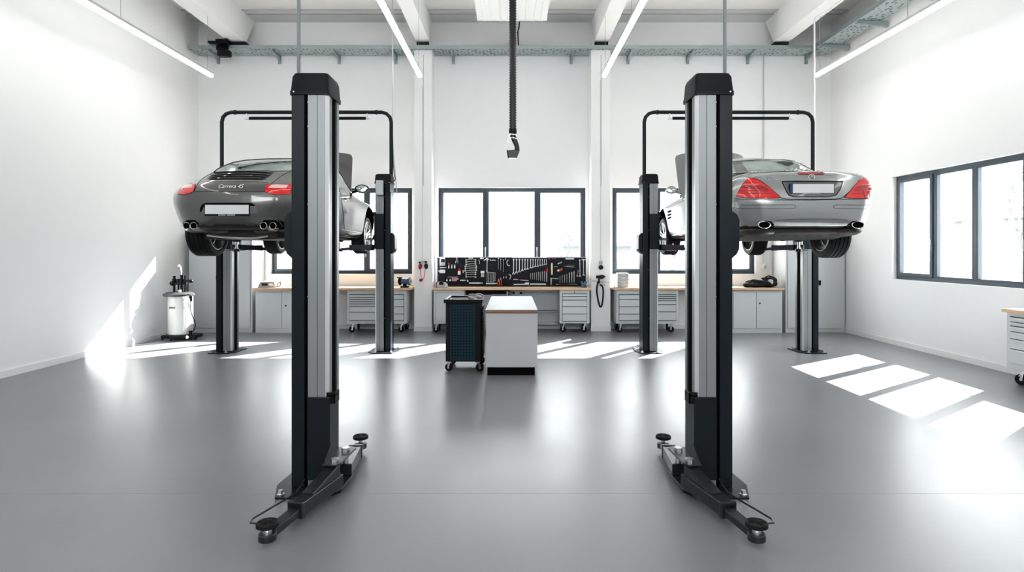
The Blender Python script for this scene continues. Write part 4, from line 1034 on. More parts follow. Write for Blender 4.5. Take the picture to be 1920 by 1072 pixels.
for nm, dx, w_, z0_, z1_ in (('pump_cylinder',-.12,.05,zz(549),zz(517)),('pump_cylinder',-.04,.035,zz(549),zz(524)),('pump_cylinder',.02,.05,zz(549),zz(515)),('pump_cylinder',.085,.035,zz(549),zz(516))):
    q = MB(); q.lathe([(w_*.42,z0_),(w_*.42,z0_+.16),(w_*.8,z0_+.165),(w_*.8,z0_+.26),(w_*.5,z0_+.265),(w_*.5,z1_)], (cx+dx,cy,0), (0,0,1), 16); q.build(nm, M_black, t)
q = MB(); q.cyl((cx-.15,cy,zz(531)),(cx+.12,cy,zz(531)),.028,12); q.cyl((cx-.17,cy,zz(531)),(cx-.11,cy-.02,zz(531)),.045,14); q.cyl((cx+.05,cy,zz(527)),(cx+.22,cy-.02,zz(526)),.02,10); q.cyl((cx+.20,cy-.03,zz(527)),(cx+.20,cy+.02,zz(527)),.035,16); q.build('valve_block', M_black, t)
q = MB(); q.tube(smooth_path([(cx+.02,cy,zz(516)),(cx+.02,cy,zz(508)),(cx+.0,cy,zz(500)),(cx-.03,cy,zz(498))],5), .011, 8); q.tube([(cx-.02,cy,zz(497.5)),(cx-.055,cy,zz(499))], .018, 10); q.build('gooseneck', M_steel, t)
q = MB(); q.obox((cx+.17,cy-.14,zz(556)),(.14,.06,.05)); q.obox((cx+.20,cy-.16,zz(570)),(.08,.05,.10)); q.tube(smooth_path([(cx+.17,cy-.15,zz(575)),(cx+.20,cy-.19,zz(590)),(cx+.17,cy-.19,zz(618))],5), .016, 8); q.build('suction_gun', M_white, t, bevel=.01)
q = MB(); q.obox((cx+.02,cy-.05,zz(546)),(.05,.05,.07)); q.build('valve_cap', M_white, t, bevel=.01)
q = MB(); q.tube(smooth_path([(cx+.21,cy-.12,zz(551)),(cx+.26,cy-.12,zz(556)),(cx+.245,cy-.12,zz(575)),(cx+.29,cy-.12,zz(592)),(cx+.33,cy-.1,zz(606)),(cx+.30,cy-.1,zz(618)),(cx+.24,cy-.1,zz(622))],6), .009, 8); q.build('hose', M_black, t)
q = MB(); q.obox((cx+.26,cy-.12,zz(559)),(.035,.035,.10)); q.cyl((cx+.24,cy-.1,.09),(cx+.24,cy-.1,.17),.03,12); q.build('hose_grip', M_black, t, bevel=.006)

# ---- things on the worktops
zt = .912
t = thing('bench_scale', (XP(504,12.4),12.4,zt), 'grey and silver bench scale on the left end of the left worktop', 'scale')
c = Vector((XP(504,12.4),12.4,zt))
q = MB(); q.prism([(-.19,0),(.17,0),(.19,.03),(.15,.10),(-.13,.105),(-.17,.05)], 'y', -.11, .11)
for v in q.bm.verts: v.co += c
q.build('body', M_cabd, t, bevel=.01)
q = MB(); q.box(c.x-.14,c.x+.14,c.y-.13,c.y+.12,zt+.105,zt+.118); q.build('weighing_plate', M_steel, t, smooth=False)
q = MB(); q.box(c.x-.10,c.x+.02,c.y-.113,c.y-.11,zt+.04,zt+.085); q.build('display', M_gap, t); 
q = MB(); q.box(c.x+.05,c.x+.12,c.y-.113,c.y-.11,zt+.04,zt+.085); q.build('keypad', M_white, t)
q = MB(); q.tube(smooth_path([c+Vector((.16,.0,.02)),c+Vector((.2,0,.09)),c+Vector((.24,0,.1)),c+Vector((.21,.03,.005))],5), .008, 6); q.build('cable', M_gap, t)
# bench grinder right end of left worktop
c = Vector((XP(759,12.35),12.35,zt)); t = thing('bench_grinder', c, 'blue and black bench grinder on the right end of the left worktop', 'grinder')
q = MB(); q.obox(c+Vector((0,0,.012)),(.16,.14,.024)); q.obox(c+Vector((0,.02,.05)),(.07,.07,.07)); q.build('base', M_black, t, bevel=.004)
q = MB(); q.lathe([(.03,-.075),(.055,-.065),(.06,0),(.055,.065),(.03,.075)], c+Vector((0,0,.125)), (1,-.25,0), 24); q.build('motor', M_bluep, t)
for s in (-1,1):
    q = MB(); q.lathe([(.07,-.018),(.08,-.012),(.08,.012),(.07,.018)], c+Vector((s*.10,-s*.025,.125)), (1,-.25,0), 24); q.build('wheel_guard', M_black if s < 0 else M_bluep, t)
    q = MB(); q.lathe([(.02,-.003),(.062,-.003),(.062,.003),(.02,.003)], c+Vector((s*.123,-s*.03,.125)), (1,-.25,0), 24, cap=False); q.build('grinding_wheel', M_steel, t)
q = MB(); q.obox(c+Vector((-.10,-.03,.20)),(.10,.05,.02)); q.build('tool_rest', M_black, t)
q = MB(); q.tube(smooth_path([c+Vector((.05,.02,.08)),c+Vector((.13,.03,.04)),c+Vector((.145,.1,.03))],5),.006,6); q.build('power_lead', M_gap, t)
# centre: small roll device + blue device
c = Vector((XP(829,12.3),12.3,zt)); t = thing('label_printer', c, 'grey tape dispenser with a dark drum on the left end of the centre worktop', 'tape dispenser')
q = MB(); q.prism([(-.10,0),(.11,0),(.115,.04),(.07,.10),(-.07,.12),(-.105,.09)], 'y', -.07, .07)
for v in q.bm.verts: v.co += c
q.build('housing', M_cabd, t, bevel=.01)
q = MB(); q.lathe([(.04,-.045),(.05,-.04),(.05,.04),(.04,.045)], c+Vector((-.01,-.03,.085)), (1,0,0), 24); q.build('drum', M_gap, t)
q = MB(); q.obox(c+Vector((.09,-.05,.045)),(.05,.04,.08)); q.build('knob', M_alul, t, bevel=.01)
q = MB(); q.obox(c+Vector((-.112,0,.06)),(.02,.12,.11)); q.build('side_cover', M_darkred, t, bevel=.004)
c = Vector((XP(1095,12.3),12.3,zt)); t = thing('bench_vise', c, 'small blue bench vise on the right end of the centre worktop', 'vise')
q = MB(); q.obox(c+Vector((0,0,.01)),(.10,.10,.02)); q.obox(c+Vector((-.02,0,.05)),(.07,.07,.07)); q.build('base', M_bluep, t, bevel=.005)
q = MB(); q.obox(c+Vector((-.045,0,.10)),(.03,.11,.05)); q.obox(c+Vector((.03,0,.10)),(.035,.11,.05)); q.build('jaw', M_bluep, t, bevel=.004)
q = MB(); q.cyl(c+Vector((-.05,0,.075)),c+Vector((.12,0,.075)),.014,10); q.cyl(c+Vector((.115,-.05,.075)),c+Vector((.115,.05,.075)),.006,8); q.build('spindle', M_steel, t)
# right worktop: stacked cases
base = Vector((XP(1167,12.4),12.4,zt)); hs = [.075,.07,.075,.075]
z = zt
for i, h in enumerate(hs):
    nm = ('bottom grey case of the stack on the right worktop','second grey case from the bottom of the stack on the right worktop','third grey case from the bottom of the stack on the right worktop','top grey case with handle of the stack on the right worktop')[i]
    t = thing('tool_case', (base.x,base.y,z), nm, 'case', 'grey cases stacked on the right worktop')
    q = MB(); q.box(base.x-.115,base.x+.115,base.y-.09,base.y+.09,z+.001,z+h*.48); q.build('lower_shell', M_cabd, t, smooth=False, bevel=.006)
    q = MB(); q.box(base.x-.113,base.x+.113,base.y-.088,base.y+.088,z+h*.52,z+h-.001); q.build('lid', M_cab, t, smooth=False, bevel=.006)
    q = MB(); q.box(base.x-.04,base.x+.04,base.y-.096,base.y-.088,z+h*.30,z+h*.68); q.build('latch', M_alul, t, smooth=False, bevel=.002)
    if i == 3:
        q = MB(); q.tube([Vector((base.x-.09,base.y-.02,z+h-.005)),Vector((base.x-.075,base.y-.02,z+h+.025)),Vector((base.x+.075,base.y-.02,z+h+.025)),Vector((base.x+.09,base.y-.02,z+h-.005))],.008,8); q.build('carry_handle', M_black, t)
    z += h
c = Vector((XP(1152,12.35),12.35,zt)); t = thing('hand_clamp', c, 'small steel clamp standing left of the case stack on the right worktop', 'clamp')
q = MB(); q.obox(c+Vector((0,0,.008)),(.05,.05,.016)); q.cyl(c,c+Vector((0,0,.12)),.007,8); q.cyl(c+Vector((-.03,0,.12)),c+Vector((.03,0,.12)),.007,8); q.build('screw', M_steel, t)
t = thing('steel_ruler', (XP(1192,12.4),12.4,zt), 'flat steel ruler lying right of the case stack on the right worktop', 'ruler')
q = MB(); q.box(XP(1180,12.4),XP(1204,12.4),12.36,12.40,zt,zt+.006); q.build('blade', M_steel, t, smooth=False)
# black bag
c = Vector((XP(1428,12.4),12.4,zt)); q = MB()
q.blob(c+Vector((-.05,0,.075)), (.27,.15,.075), amp=.16, seed=2); q.blob(c+Vector((.18,.02,.10)), (.15,.13,.105), amp=.18, seed=3); q.blob(c+Vector((-.30,-.02,.05)), (.09,.08,.05), amp=.2, seed=6); q.blob(c+Vector((.10,0,.17)), (.10,.08,.04), amp=.25, seed=8)
bag = tag(q.build('duffel_bag', M_bag, ang=70), 'limp black bag lying on the right end of the right worktop', 'bag')
q = MB(); q.tube(smooth_path([c+Vector((-.28,-.08,.08)),c+Vector((-.24,-.1,.15)),c+Vector((-.14,-.1,.15)),c+Vector((-.06,-.13,.13))],6), .012, 8); q.tube(smooth_path([c+Vector((.0,-.1,.18)),c+Vector((.08,-.13,.235)),c+Vector((.18,-.12,.21)),c+Vector((.25,-.12,.13))],6), .012, 8); q.build('strap', M_bag, bag)
q = MB(); q.blob(c+Vector((.14,-.115,.12)), (.05,.02,.05), amp=.25, seed=11); q.build('white_patch', M_cab, bag)

# ---- reels and hand tools on the pillars
c = P(793,500,12.45)
t = thing('cable_reel', c, 'red and black pendant plugs hanging on the left white pillar', 'hanging plugs')
q = MB(); q.obox(P(793,489,12.47),(.10,.04,.035)); q.build('bracket', M_alul, t, bevel=.004)
q = MB(); q.blob(P(788,499,12.44),(.043,.035,.062)); q.build('red_housing', M_darkred, t)
q = MB(); q.blob(P(799,499,12.44),(.040,.035,.060)); q.build('black_housing', M_gap, t)
q = MB(); q.blob(P(787,492,12.44),(.024,.025,.018)); q.blob(P(798.5,491,12.44),(.028,.025,.02)); q.build('black_plug', M_black, t)
q = MB(); q.tube(smooth_path([P(788,505,12.44),P(789,514,12.43),P(790,520,12.43)],4),.006,6); q.tube(smooth_path([P(797,505,12.44),P(796,516,12.43),P(793,524,12.43)],4),.006,6); q.build('red_cord', M_red, t)
q = MB(); q.blob(P(789.5,525,12.43),(.034,.028,.032), amp=.2, seed=3); q.build('red_connector', M_darkred, t)
q = MB(); q.tube([P(792,486,12.48),P(792,462,12.48),P(792,380,12.48),P(792,160,12.48)],.004,6); q.build('supply_cable', M_cab, t)
c = P(1126.5,492,12.46)
t = thing('pull_switch', c, 'round black pendant socket on the right white pillar', 'socket')
q = MB(); q.obox(P(1126.5,492,12.465),(.07,.05,.07)); q.build('bracket', M_cabd, t, bevel=.006)
q = MB(); q.lathe([(.03,-.05),(.045,-.04),(.048,.0),(.04,.03)], P(1126.5,501,12.44), (0,1,0), 24); q.build('socket_housing', M_gap, t)
q = MB(); q.tube([P(1126,488,12.48),P(1126,380,12.48),P(1126,150,12.48)],.006,6); q.build('supply_cable', M_cab, t)
t = thing('shelf_bracket', P(1126,527,12.4), 'narrow wire holder on the right white pillar carrying a black air gun', 'holder')
q = MB(); q.tube([P(1111,526,12.42),P(1142,529,12.42)],.008,8); q.tube([P(1111,526,12.42),P(1113,525,12.48)],.007,8); q.tube([P(1140,529,12.42),P(1140,529,12.49)],.007,8); q.obox(P(1130,534,12.45),(.09,.06,.03)); q.build('rod', M_steel, t)
t = thing('air_gun', P(1126,520,12.42), 'black grease gun with a looped black hose on the right white pillar', 'grease gun')
q = MB(); q.blob(P(1127,519,12.42),(.085,.04,.038), amp=.15, seed=12); q.obox(P(1123,527,12.42),(.035,.035,.09)); q.cyl(P(1118,519,12.42),P(1122,519,12.42),.03,12); q.build('gun_body', M_gap, t)
q = MB(); q.tube(smooth_path([P(1121,528,12.41),P(1119,545,12.41),P(1122,565,12.41),P(1125.5,575,12.41),P(1129,570,12.41),P(1131,550,12.41),P(1130,538,12.41),P(1125,533,12.42)],8),.017,10); q.build('looped_hose', M_gap, t)
# ---- pegboard and tools
YP = 12.72
t = thing('pegboard', (0, YP+.02, .92), 'long black tool panel standing on the centre worktop below the window', 'tool panel')
q = MB(); q.box(XP(820,YP), XP(1098.5,YP), YP, YP+.03, .913, ZP(481.5,YP)); q.build('panel_board', M_peg, t, smooth=False, bevel=.003)
q = MB(); q.box(XP(820,YP), XP(1098.5,YP), YP-.09, YP, .913, .935); q.build('bottom_tray', M_black, t, smooth=False)
q = MB(); q.box(XP(820,YP), XP(1098.5,YP), YP-.004, YP, ZP(483,YP), ZP(481.5,YP)); q.build('top_rail', M_cabd, t, smooth=False)
q = MB(); q.box(XP(960,YP), XP(1026,YP), YP-.03, YP, ZP(483.5,YP), ZP(482,YP)); q.build('hook_rail', M_steel, t, smooth=False)
YT = YP-.018
SC = F/YT
def TP(px, py): return P(px, py, YT)
def tool(name, label, cat, group=None): return None
def wrench(px0, py0, px1, py1, w, label, ring_end=True, group='wrenches on the black tool panel', m=None):
    """open end at (px1,py1), other end at (px0,py0)"""
    a, b = TP(px0,py0), TP(px1,py1); d = (b-a); L = d.length; d.normalize(); n = Vector((d.z,0,-d.x)); q = MB()
    q.bar(a, b-d*w*.6, w*.62, .007, up=(0,1,0))
    c = b; r = w*1.0; pts = []
    aa0 = math.radians(38)
    for k in range(13): 
        an = aa0+(2*PI-2*aa0)*k/12; pts.append(c+d*(r*math.cos(an))+n*(r*math.sin(an)))
    for k in range(7):
        an = (2*PI-aa0*.9)-(2*PI-1.8*aa0)*k/6; pts.append(c+d*(r*.42*math.cos(an))+n*(r*.42*math.sin(an)))
    A = [q.bm.verts.new(p+Vector((0,-.005,0))) for p in pts]; B = [q.bm.verts.new(p+Vector((0,.005,0))) for p in pts]; nn = len(pts)
    q.bm.faces.new(A); q.bm.faces.new(B[::-1])
    for k in range(nn): q.bm.faces.new((A[k],B[k],B[(k+1)%nn],A[(k+1)%nn]))
    if ring_end: q.lathe([(w*.35,-.005),(w*.72,-.005),(w*.72,.005),(w*.35,.005),(w*.35,-.005)], a, (0,1,0), 14, cap=False)
    else: q.lathe([(w*.85,-.005),(w*.85,.005)], a, (0,1,0), 10)
    return tag(q.build('wrench', m or M_steel), label, 'wrench', group)
ordn = ['first','second','third','fourth','fifth','sixth','seventh','eighth','ninth','tenth','eleventh','twelfth','thirteenth','fourteenth']
xs_ = [963,968.5,974,979.5,984.5,989.5,995,999.5,1004,1008.5,1012.8,1017,1020.8,1024.5]
ye = [513,511,509,507,505,504,502,501,499.5,499,497.5,497,496,495.5]
for i in range(14): wrench(xs_[i], 486.5, xs_[i]+(-.2), ye[i], .026-.0009*i, '%s combination wrench from the left in the long hanging row' % ordn[i], group='hanging row of combination wrenches')
for i in range(9):
    y = 487.3+i*3.85+(i > 4)*.3; xa = 874-(1.5 if 2 < i < 6 else 0); xb = 891.5+(1.5 if 2 < i < 6 else 0)
    # double ring spanners bowed in the middle
    a, b = TP(xa, y+.7*(i>1)), TP(xb, y-.3+(1.2 if i == 8 else 0)); q = MB(); mdp = (a+b)/2+Vector((0,-.015,.008)); q.tube(smooth_path([a,a*.7+mdp*.3+Vector((0,0,.004)),mdp,b*.7+mdp*.3+Vector((0,0,.004)),b],4), .0075, 8)
    for e in (a,b): q.lathe([(.006,-.008),(.017,-.008),(.017,.006),(.006,.006),(.006,-.008)], e, (.0,1,0), 14, cap=False)
    tag(q.build('ring_spanner', M_steel), '%s ring spanner from the top in the horizontal rack' % ordn[i], 'spanner', 'ring spanners in the horizontal rack')
t = thing('hand_file', TP(883,483.5), 'short steel bar above the rack of ring spanners', 'tool'); q = MB(); q.bar(TP(879,484),TP(886,484),.012,.012); q.cyl(TP(878.5,484),TP(880.5,484),.011,8); q.cyl(TP(884.5,484),TP(886.5,484),.011,8); q.build('bar', M_steel, t)
# small combination wrenches left of pliers
for i in range(6):
    x = 913.5+i*2.95; wrench(x-.2 if i else 913.2, 528 if i<5 else 526, x, 510+i*.25, .012, '%s small wrench from the left in the row above the orange pliers' % ordn[i], ring_end=True, group='row of six small wrenches')
wrench(913, 508, 913.5, 487, .022, 'long wrench hanging at the left above the row of small wrenches', m=M_steel)
for i, (x, y0_, y1_) in enumerate(((934.5,484.5,505),(939,486,507),(944,487,510))):
    q = MB(); q.tube([TP(x,y1_),TP(x,y0_+3),TP(x,y0_)], .008, 8, rads=[.006,.009,.013]); q.lathe([(.013,-.012),(.016,-.006),(.016,.006),(.012,.012)], TP(x,y0_), (0,1,0), 12)
    tag(q.build('ratchet', M_chrome), ('leftmost','middle','rightmost')[i]+' of three chrome ratchets hanging at the top of the tool panel', 'ratchet', 'three chrome ratchets')
q = MB(); q.tube(smooth_path([TP(953,487),TP(950.8,490),TP(950.8,494),TP(952,497),TP(956,498)],6), .014, 10); tag(q.build('c_clamp', M_steel), 'silver curved hook wrench left of the long wrench row', 'clamp')
q = MB(); q.tube([TP(948,483),TP(948,488)], .008, 8); q.obox(TP(948,484),(.02,.012,.02)); tag(q.build('socket_adapter', M_steel), 'tiny steel adapter between the ratchets and the hook wrench', 'tool')
# grey drill-like devices on the left
def slab(name, px0, py0, px1, py1, m, label, cat, group=None, th=.04, bev=.004, parts=()):
    a, b = TP(px0,py1), TP(px1,py0); t = thing(name, (a+b)/2, label, cat, group)
    q = MB(); q.box(a.x,b.x,YP-th,YP-.0005,a.z,b.z); q.build('body', m, t, smooth=False, bevel=bev)
    for (nm, c0, d0, c1, d1, m2) in parts:
        a, b = TP(c0,d1), TP(c1,d0); q = MB(); q.box(a.x,b.x,YP-th-.008,YP-th+.002,a.z,b.z); q.build(nm, m2, t, smooth=False, bevel=.001)
    return t
slab('diagnostic_meter', 824.5, 482.8, 835, 498, M_cab, 'light grey meter with dark screen at the top left of the tool panel', 'meter', parts=(('screen',827,485.5,834,491.5,M_gap),('keypad',827,493.5,834,497,M_cabd)))
slab('feeler_gauge', 825, 500.7, 837, 502.5, M_cab, 'thin grey bar below the meter at the left of the tool panel', 'gauge', th=.02)
slab('rivet_gun', 824.5, 505.5, 835, 512, M_white, 'white hand gun body at the left of the tool panel', 'hand gun', parts=(('nose',822.3,507,826,509.5,M_white),))
slab('grip_strip', 826, 513.5, 835, 526, M_gap, 'dark grey ribbed block at the lower left of the tool panel', 'block', th=.03)
q = MB(); q.tube([TP(854.3,493),TP(856.5,484),TP(859,493)], .006, 8); q.obox(TP(856.5,483.5),(.02,.012,.02)); tag(q.build('divider_compass', M_steel), 'steel divider compass hanging at the top left of the tool panel', 'compass')
for i, (x, m_) in enumerate(((841.5,M_alul),(847,M_alul),(852.5,M_white))):
    q = MB(); q.cyl(TP(x,503),TP(x,498.5),.016,12); q.cyl(TP(x,498.5),TP(x+.4,496),.010,10); tag(q.build('socket_bit', m_), ('leftmost','middle','rightmost')[i]+' of three small silver sockets left of the ring spanner rack', 'socket', 'three small silver sockets')
q = MB(); q.blob(TP(841.5,494), (.022,.014,.018)); tag(q.build('plastic_plug', M_darkred), 'small dark red cap above the three silver sockets', 'cap')
t = thing('side_cutter', TP(861,508), 'white handled pliers with red jaws on the left of the tool panel', 'pliers')
q = MB(); q.box(TP(858.5,516).x,TP(863.5,516).x,YP-.03,YP,TP(0,515).z,TP(0,508).z); q.build('grip', M_white, t, bevel=.004); q = MB(); q.tube([TP(858.5,505.5),TP(861,509),TP(863.5,505.5)],.010,8); q.cyl(TP(861,503),TP(861,508),.010,8); q.build('jaws', M_red, t)
q = MB(); q.obox(TP(868.5,509),(.02,.02,.055)); q.obox(TP(869.5,507.5),(.04,.02,.015)); tag(q.build('small_hammer', M_alul), 'tiny silver hammer head left of the ring spanner rack', 'hammer')
slab('cutting_box', 847, 519, 857, 527, mat('mauve_box', (.42,.30,.36), .5), 'mauve box with a pink stripe in the lower left of the tool panel', 'box', parts=(('stripe',847,520,858,521,M_darkred),), th=.05)
q = MB(); q.bar(TP(839,519.2),TP(859,519.2),.006,.008); tag(q.build('thin_rod', M_alul), 'thin silver rod above the mauve box', 'rod')
for i, x in enumerate((838,844)):
    q = MB(); q.lathe([(.016,0),(.016,.02),(.009,.035),(.008,.05)], TP(x,527), (0,0,1), 12); tag(q.build('small_bottle', M_white), ('left','right')[i]+' of two small white bottles beside the mauve box', 'bottle', 'two small white bottles')
q = MB(); q.blob(TP(858.3,523),(.015,.014,.014)); tag(q.build('round_knob', M_white), 'small white knob right of the mauve box', 'knob')
q = MB(); q.cyl(TP(862.5,525.5),TP(873,525.5),.014,12); q.cyl(TP(864,525.5),TP(870,525.5),.017,12); tag(q.build('torch', M_alul), 'short silver torch below the ring spanner rack', 'torch')
q = MB(); q.tube([TP(876,524.5),TP(877,527),TP(877.5,528)],.014,8); tag(q.build('elbow_fitting', M_white), 'small white elbow fitting right of the silver torch', 'fitting')
for i, (xa, xb, y, lb) in enumerate(((879.5,901,530.5,'left silver torque wrench lying along the bottom of the tool panel'),(911,928,531.5,'silver torque wrench lying left of the orange pliers'))):
    q = MB(); q.bar(TP(xa,y),TP(xb,y),.03,.03); q.cyl(TP(xb,y),TP(xb+4,y),.014,10); o = q.build('torque_wrench', M_alul, bevel=.004); tag(o, lb, 'torque wrench')
# hammer set centre left
slab('white_tin', 901.3, 507.5, 908.3, 512.5, M_white, 'white tin left of the small wrench row', 'tin', parts=(('label',902,513.6,908,519,M_cab),), th=.045)
slab('chrome_handle', 900, 483.2, 907, 485.6, M_alul, 'small silver block at the top of the tool panel above the white tin', 'block', th=.03)
q = MB(); q.tube(smooth_path([TP(908,488),TP(911,486),TP(914,485.5),TP(916,487.5)],4),.013,10); q.blob(TP(907.5,488.3),(.012,.012,.012)); tag(q.build('ball_hammer', M_steel), 'silver hammer head above the long single wrench', 'hammer')
q = MB(); q.tube([TP(918.5,486),TP(920,488.5)],.012,8); q.tube([TP(921.5,488.6),TP(924,487.3),TP(929.3,488.5)],.010,8); tag(q.build('panel_hammer', M_alul), 'silver pick hammer right of the silver hammer head', 'hammer')
q = MB(); q.tube([TP(898,486),TP(899,491),TP(899.5,495)],.007,8); tag(q.build('small_hook', M_alul), 'small steel hook right of the ring spanner rack', 'hook')
# pliers (orange)
for i, (x, yt, m_, lb) in enumerate(((934.5,524,M_orange,'leftmost orange handled pliers at the bottom of the tool panel'),(938.5,521.5,M_orange,'second orange handled pliers from the left at the bottom of the tool panel'),(944,519,M_gap,'black handled pliers right of the orange pliers'),(949,518.5,M_gap,'black handled pliers second to the right of the orange pliers'))):
    t = thing('pliers', TP(x,527), lb, 'pliers', 'pliers on the tool panel')
    for s in (-1,1):
        q = MB(); q.tube(smooth_path([TP(x+s*.3,yt+2.5),TP(x+s*1.6,yt+4.5),TP(x+s*1.5,535)],4),.008,8); q.build('handle', m_, t)
    q = MB(); q.tube([TP(x,yt+3),TP(x,yt+1),TP(x+.3,yt-1.5)],.01,8,rads=[.014,.012,.006]); q.build('jaws', M_steel, t)
t = thing('adjustable_wrench', TP(955,521), 'silver adjustable wrench with a large head left of the torque wrenches', 'wrench')
q = MB(); q.tube(smooth_path([TP(954,515),TP(956.8,515.5),TP(957.5,519),TP(955.5,523.5)],5),.014,10,rads=None); q.build('head', M_steel, t); q = MB(); q.tube([TP(955.5,523.5),TP(954.5,535)],.009,8); q.build('handle', M_gap, t)
for i, (xa, xb, ya, yb, r_, lb) in enumerate(((963,988,533.5,533,.017,'left silver pipe wrench lying along the bottom of the tool panel'),(993.5,1024,532.7,533,.021,'thick silver bar lying right of the pipe wrench on the tool panel'))):
    q = MB(); q.cyl(TP(xa,ya),TP(xb,yb),r_,12); 
    if i == 0: q.obox(TP(987,531.5),(.06,.03,.045)); q.obox(TP(990.5,532),(.03,.03,.06))
    tag(q.build('pipe_wrench', M_alul, bevel=.003), lb, 'pipe wrench')
t = thing('long_screwdriver', TP(976,524.5), 'long slanted steel driver with a dark grip above the pipe wrench', 'driver')
q = MB(); q.cyl(TP(962.5,523.5),TP(970.5,524),.011,10); q.cyl(TP(976,524.8),TP(991,526),.010,10); q.build('shaft', M_alul, t); q = MB(); q.cyl(TP(970.5,524),TP(976,524.8),.013,10); q.build('grip', M_darkred, t)
for i in range(9):
    x = 995+i*3.65; ya = 512-i*.55; yb = 523+i*.6
    q = MB(); q.tube([TP(x,ya),TP(x,(ya+yb)/2),TP(x,yb)],.006,8,rads=[.006,.0055,.0045]); tag(q.build('hex_key', M_alul if i%2 else M_steel), '%s thin steel key from the left in the row under the long wrenches' % ordn[i], 'key', 'row of thin steel keys')
t = thing('red_screwdriver', TP(1025.7,506), 'red handled screwdriver at the right end of the steel key row', 'screwdriver')
q = MB(); q.lathe([(.008,0),(.016,.015),(.018,.06),(.012,.10),(.008,.12)], TP(1025.7,511.5), (0,0,1), 12); q.build('handle', M_red, t); q = MB(); q.cyl(TP(1025.7,528),TP(1025.7,511.5),.005,8); q.build('shaft', M_alul, t)
q = MB(); q.lathe([(.007,0),(.012,.02),(.012,.05),(.006,.065)], TP(1021.7,511), (0,0,1), 10); tag(q.build('small_screwdriver', M_darkred), 'short dark red screwdriver handle left of the red handled screwdriver', 'screwdriver')
# cream mallet handle
t = thing('mallet', TP(1034.7,504), 'mallet with a cream wooden handle hanging right of the wrench row', 'mallet')
q = MB(); q.lathe([(.016,0),(.019,.02),(.018,.2),(.015,.25)], TP(1034.7,515), (0,0,1), 14); q.build('handle', M_cream, t)
q = MB(); q.cyl(TP(1030,488),TP(1040,488),.014,12); q.build('head', M_gap, t)
for i, x in enumerate((1030,1035.8,1040.5)):
    q = MB(); q.blob(TP(x,484.5+.2*i),(.014,.012,.011)); q.tube([TP(x,484.5),TP(x+(1035.5-x)*.3,486.3)],.004,6); tag(q.build('key_fob', M_red), ('leftmost','middle','rightmost')[i]+' of three small red grips at the top of the tool panel', 'grip', 'three small red grips')
q = MB(); q.tube(smooth_path([TP(1046,495),TP(1049,493),TP(1053,492),TP(1052.5,490.5)],5),.012,8); tag(q.build('claw_hammer', M_steel), 'silver claw head right of the cream mallet handle', 'hammer')
t = thing('orange_pliers', TP(1050,506), 'small orange and white pliers right of the cream mallet handle', 'pliers')
q = MB(); q.blob(TP(1047,507),(.026,.014,.022)); q.build('white_grip', M_cream, t); q = MB(); q.blob(TP(1050,506),(.018,.016,.03)); q.blob(TP(1053,505),(.016,.014,.026)); q.build('orange_grip', M_orange, t)
q = MB(); q.tube([TP(1039,499.7),TP(1046,500)],.006,6); tag(q.build('scriber', M_cabd), 'thin grey scriber left of the orange pliers', 'scriber')
slab('steel_rule', 1060.5, 483.7, 1076.5, 486.3, M_alul, 'short silver rule at the top right of the tool panel', 'rule', th=.015)
t = thing('flat_file', TP(1068,500), 'flat file with a red tang on the right of the tool panel', 'file')
q = MB(); q.bar(TP(1062,499.5),TP(1077,500.5),.014,.01); q.build('blade', M_alul, t); q = MB(); q.cyl(TP(1058,498.5),TP(1062,499.5),.012,10); q.build('handle', M_darkred, t)
q = MB(); q.bar(TP(1063,497.2),TP(1077,497.2),.005,.006); tag(q.build('thin_file', M_cabd), 'thin dark file just above the flat file', 'file')
q = MB(); q.tube([TP(1032,521.5),TP(1047,522.5)],.009,8); q.tube([TP(1033.3,521),TP(1033.3,535)],.010,8,rads=[.015,.009]); tag(q.build('tap_wrench', M_alul), 'silver T shaped tap wrench at the lower right of the tool panel', 'tap wrench')
for i in range(7):
    x = 1050+i*4.3+(i>3)*.6; ya = 517-i*1.2-(i>3)*1.5; m_ = M_alul if i > 3 else M_cabd
    q = MB(); q.tube([TP(x,ya),TP(x,ya+3),TP(x,530)],.009,8,rads=[.009,.010,.007] if i > 3 else [.006,.007,.005]); tag(q.build('chisel', m_), '%s chisel from the left in the row above the red bar' % ordn[i], 'chisel', 'row of chisels at the right')
t = thing('red_bar', TP(1062,532.7), 'long thin red bar lying below the chisels', 'bar')
q = MB(); q.cyl(TP(1048,533),TP(1067,532.8),.007,8); q.build('red_rod', M_darkred, t); q = MB(); q.cyl(TP(1042,533),TP(1048,533),.009,8); q.cyl(TP(1067,532.8),TP(1083,532.6),.006,8); q.build('steel_tip', M_cabd, t)
wrench(1087, 487.5, 1087.6, 517.5, .021, 'left of two long wrenches at the right edge of the tool panel', group='two long wrenches at the right edge')
wrench(1094, 487.5, 1094.3, 515.5, .021, 'right of two long wrenches at the right edge of the tool panel', group='two long wrenches at the right edge', ring_end=False)
q = MB(); q.tube([TP(1090.5,486.3),TP(1098,486.3)],.009,8); tag(q.build('tee_handle', M_alul), 'short silver cross bar above the right long wrench', 'bar')
q = MB(); q.tube(smooth_path([TP(1081,516),TP(1082.5,518),TP(1084,516.5)],4),.009,8); q.tube([TP(1083,516),TP(1084,506)],.005,6); tag(q.build('spring_hook', M_cabd), 'dark hook tool left of the two long wrenches', 'hook')

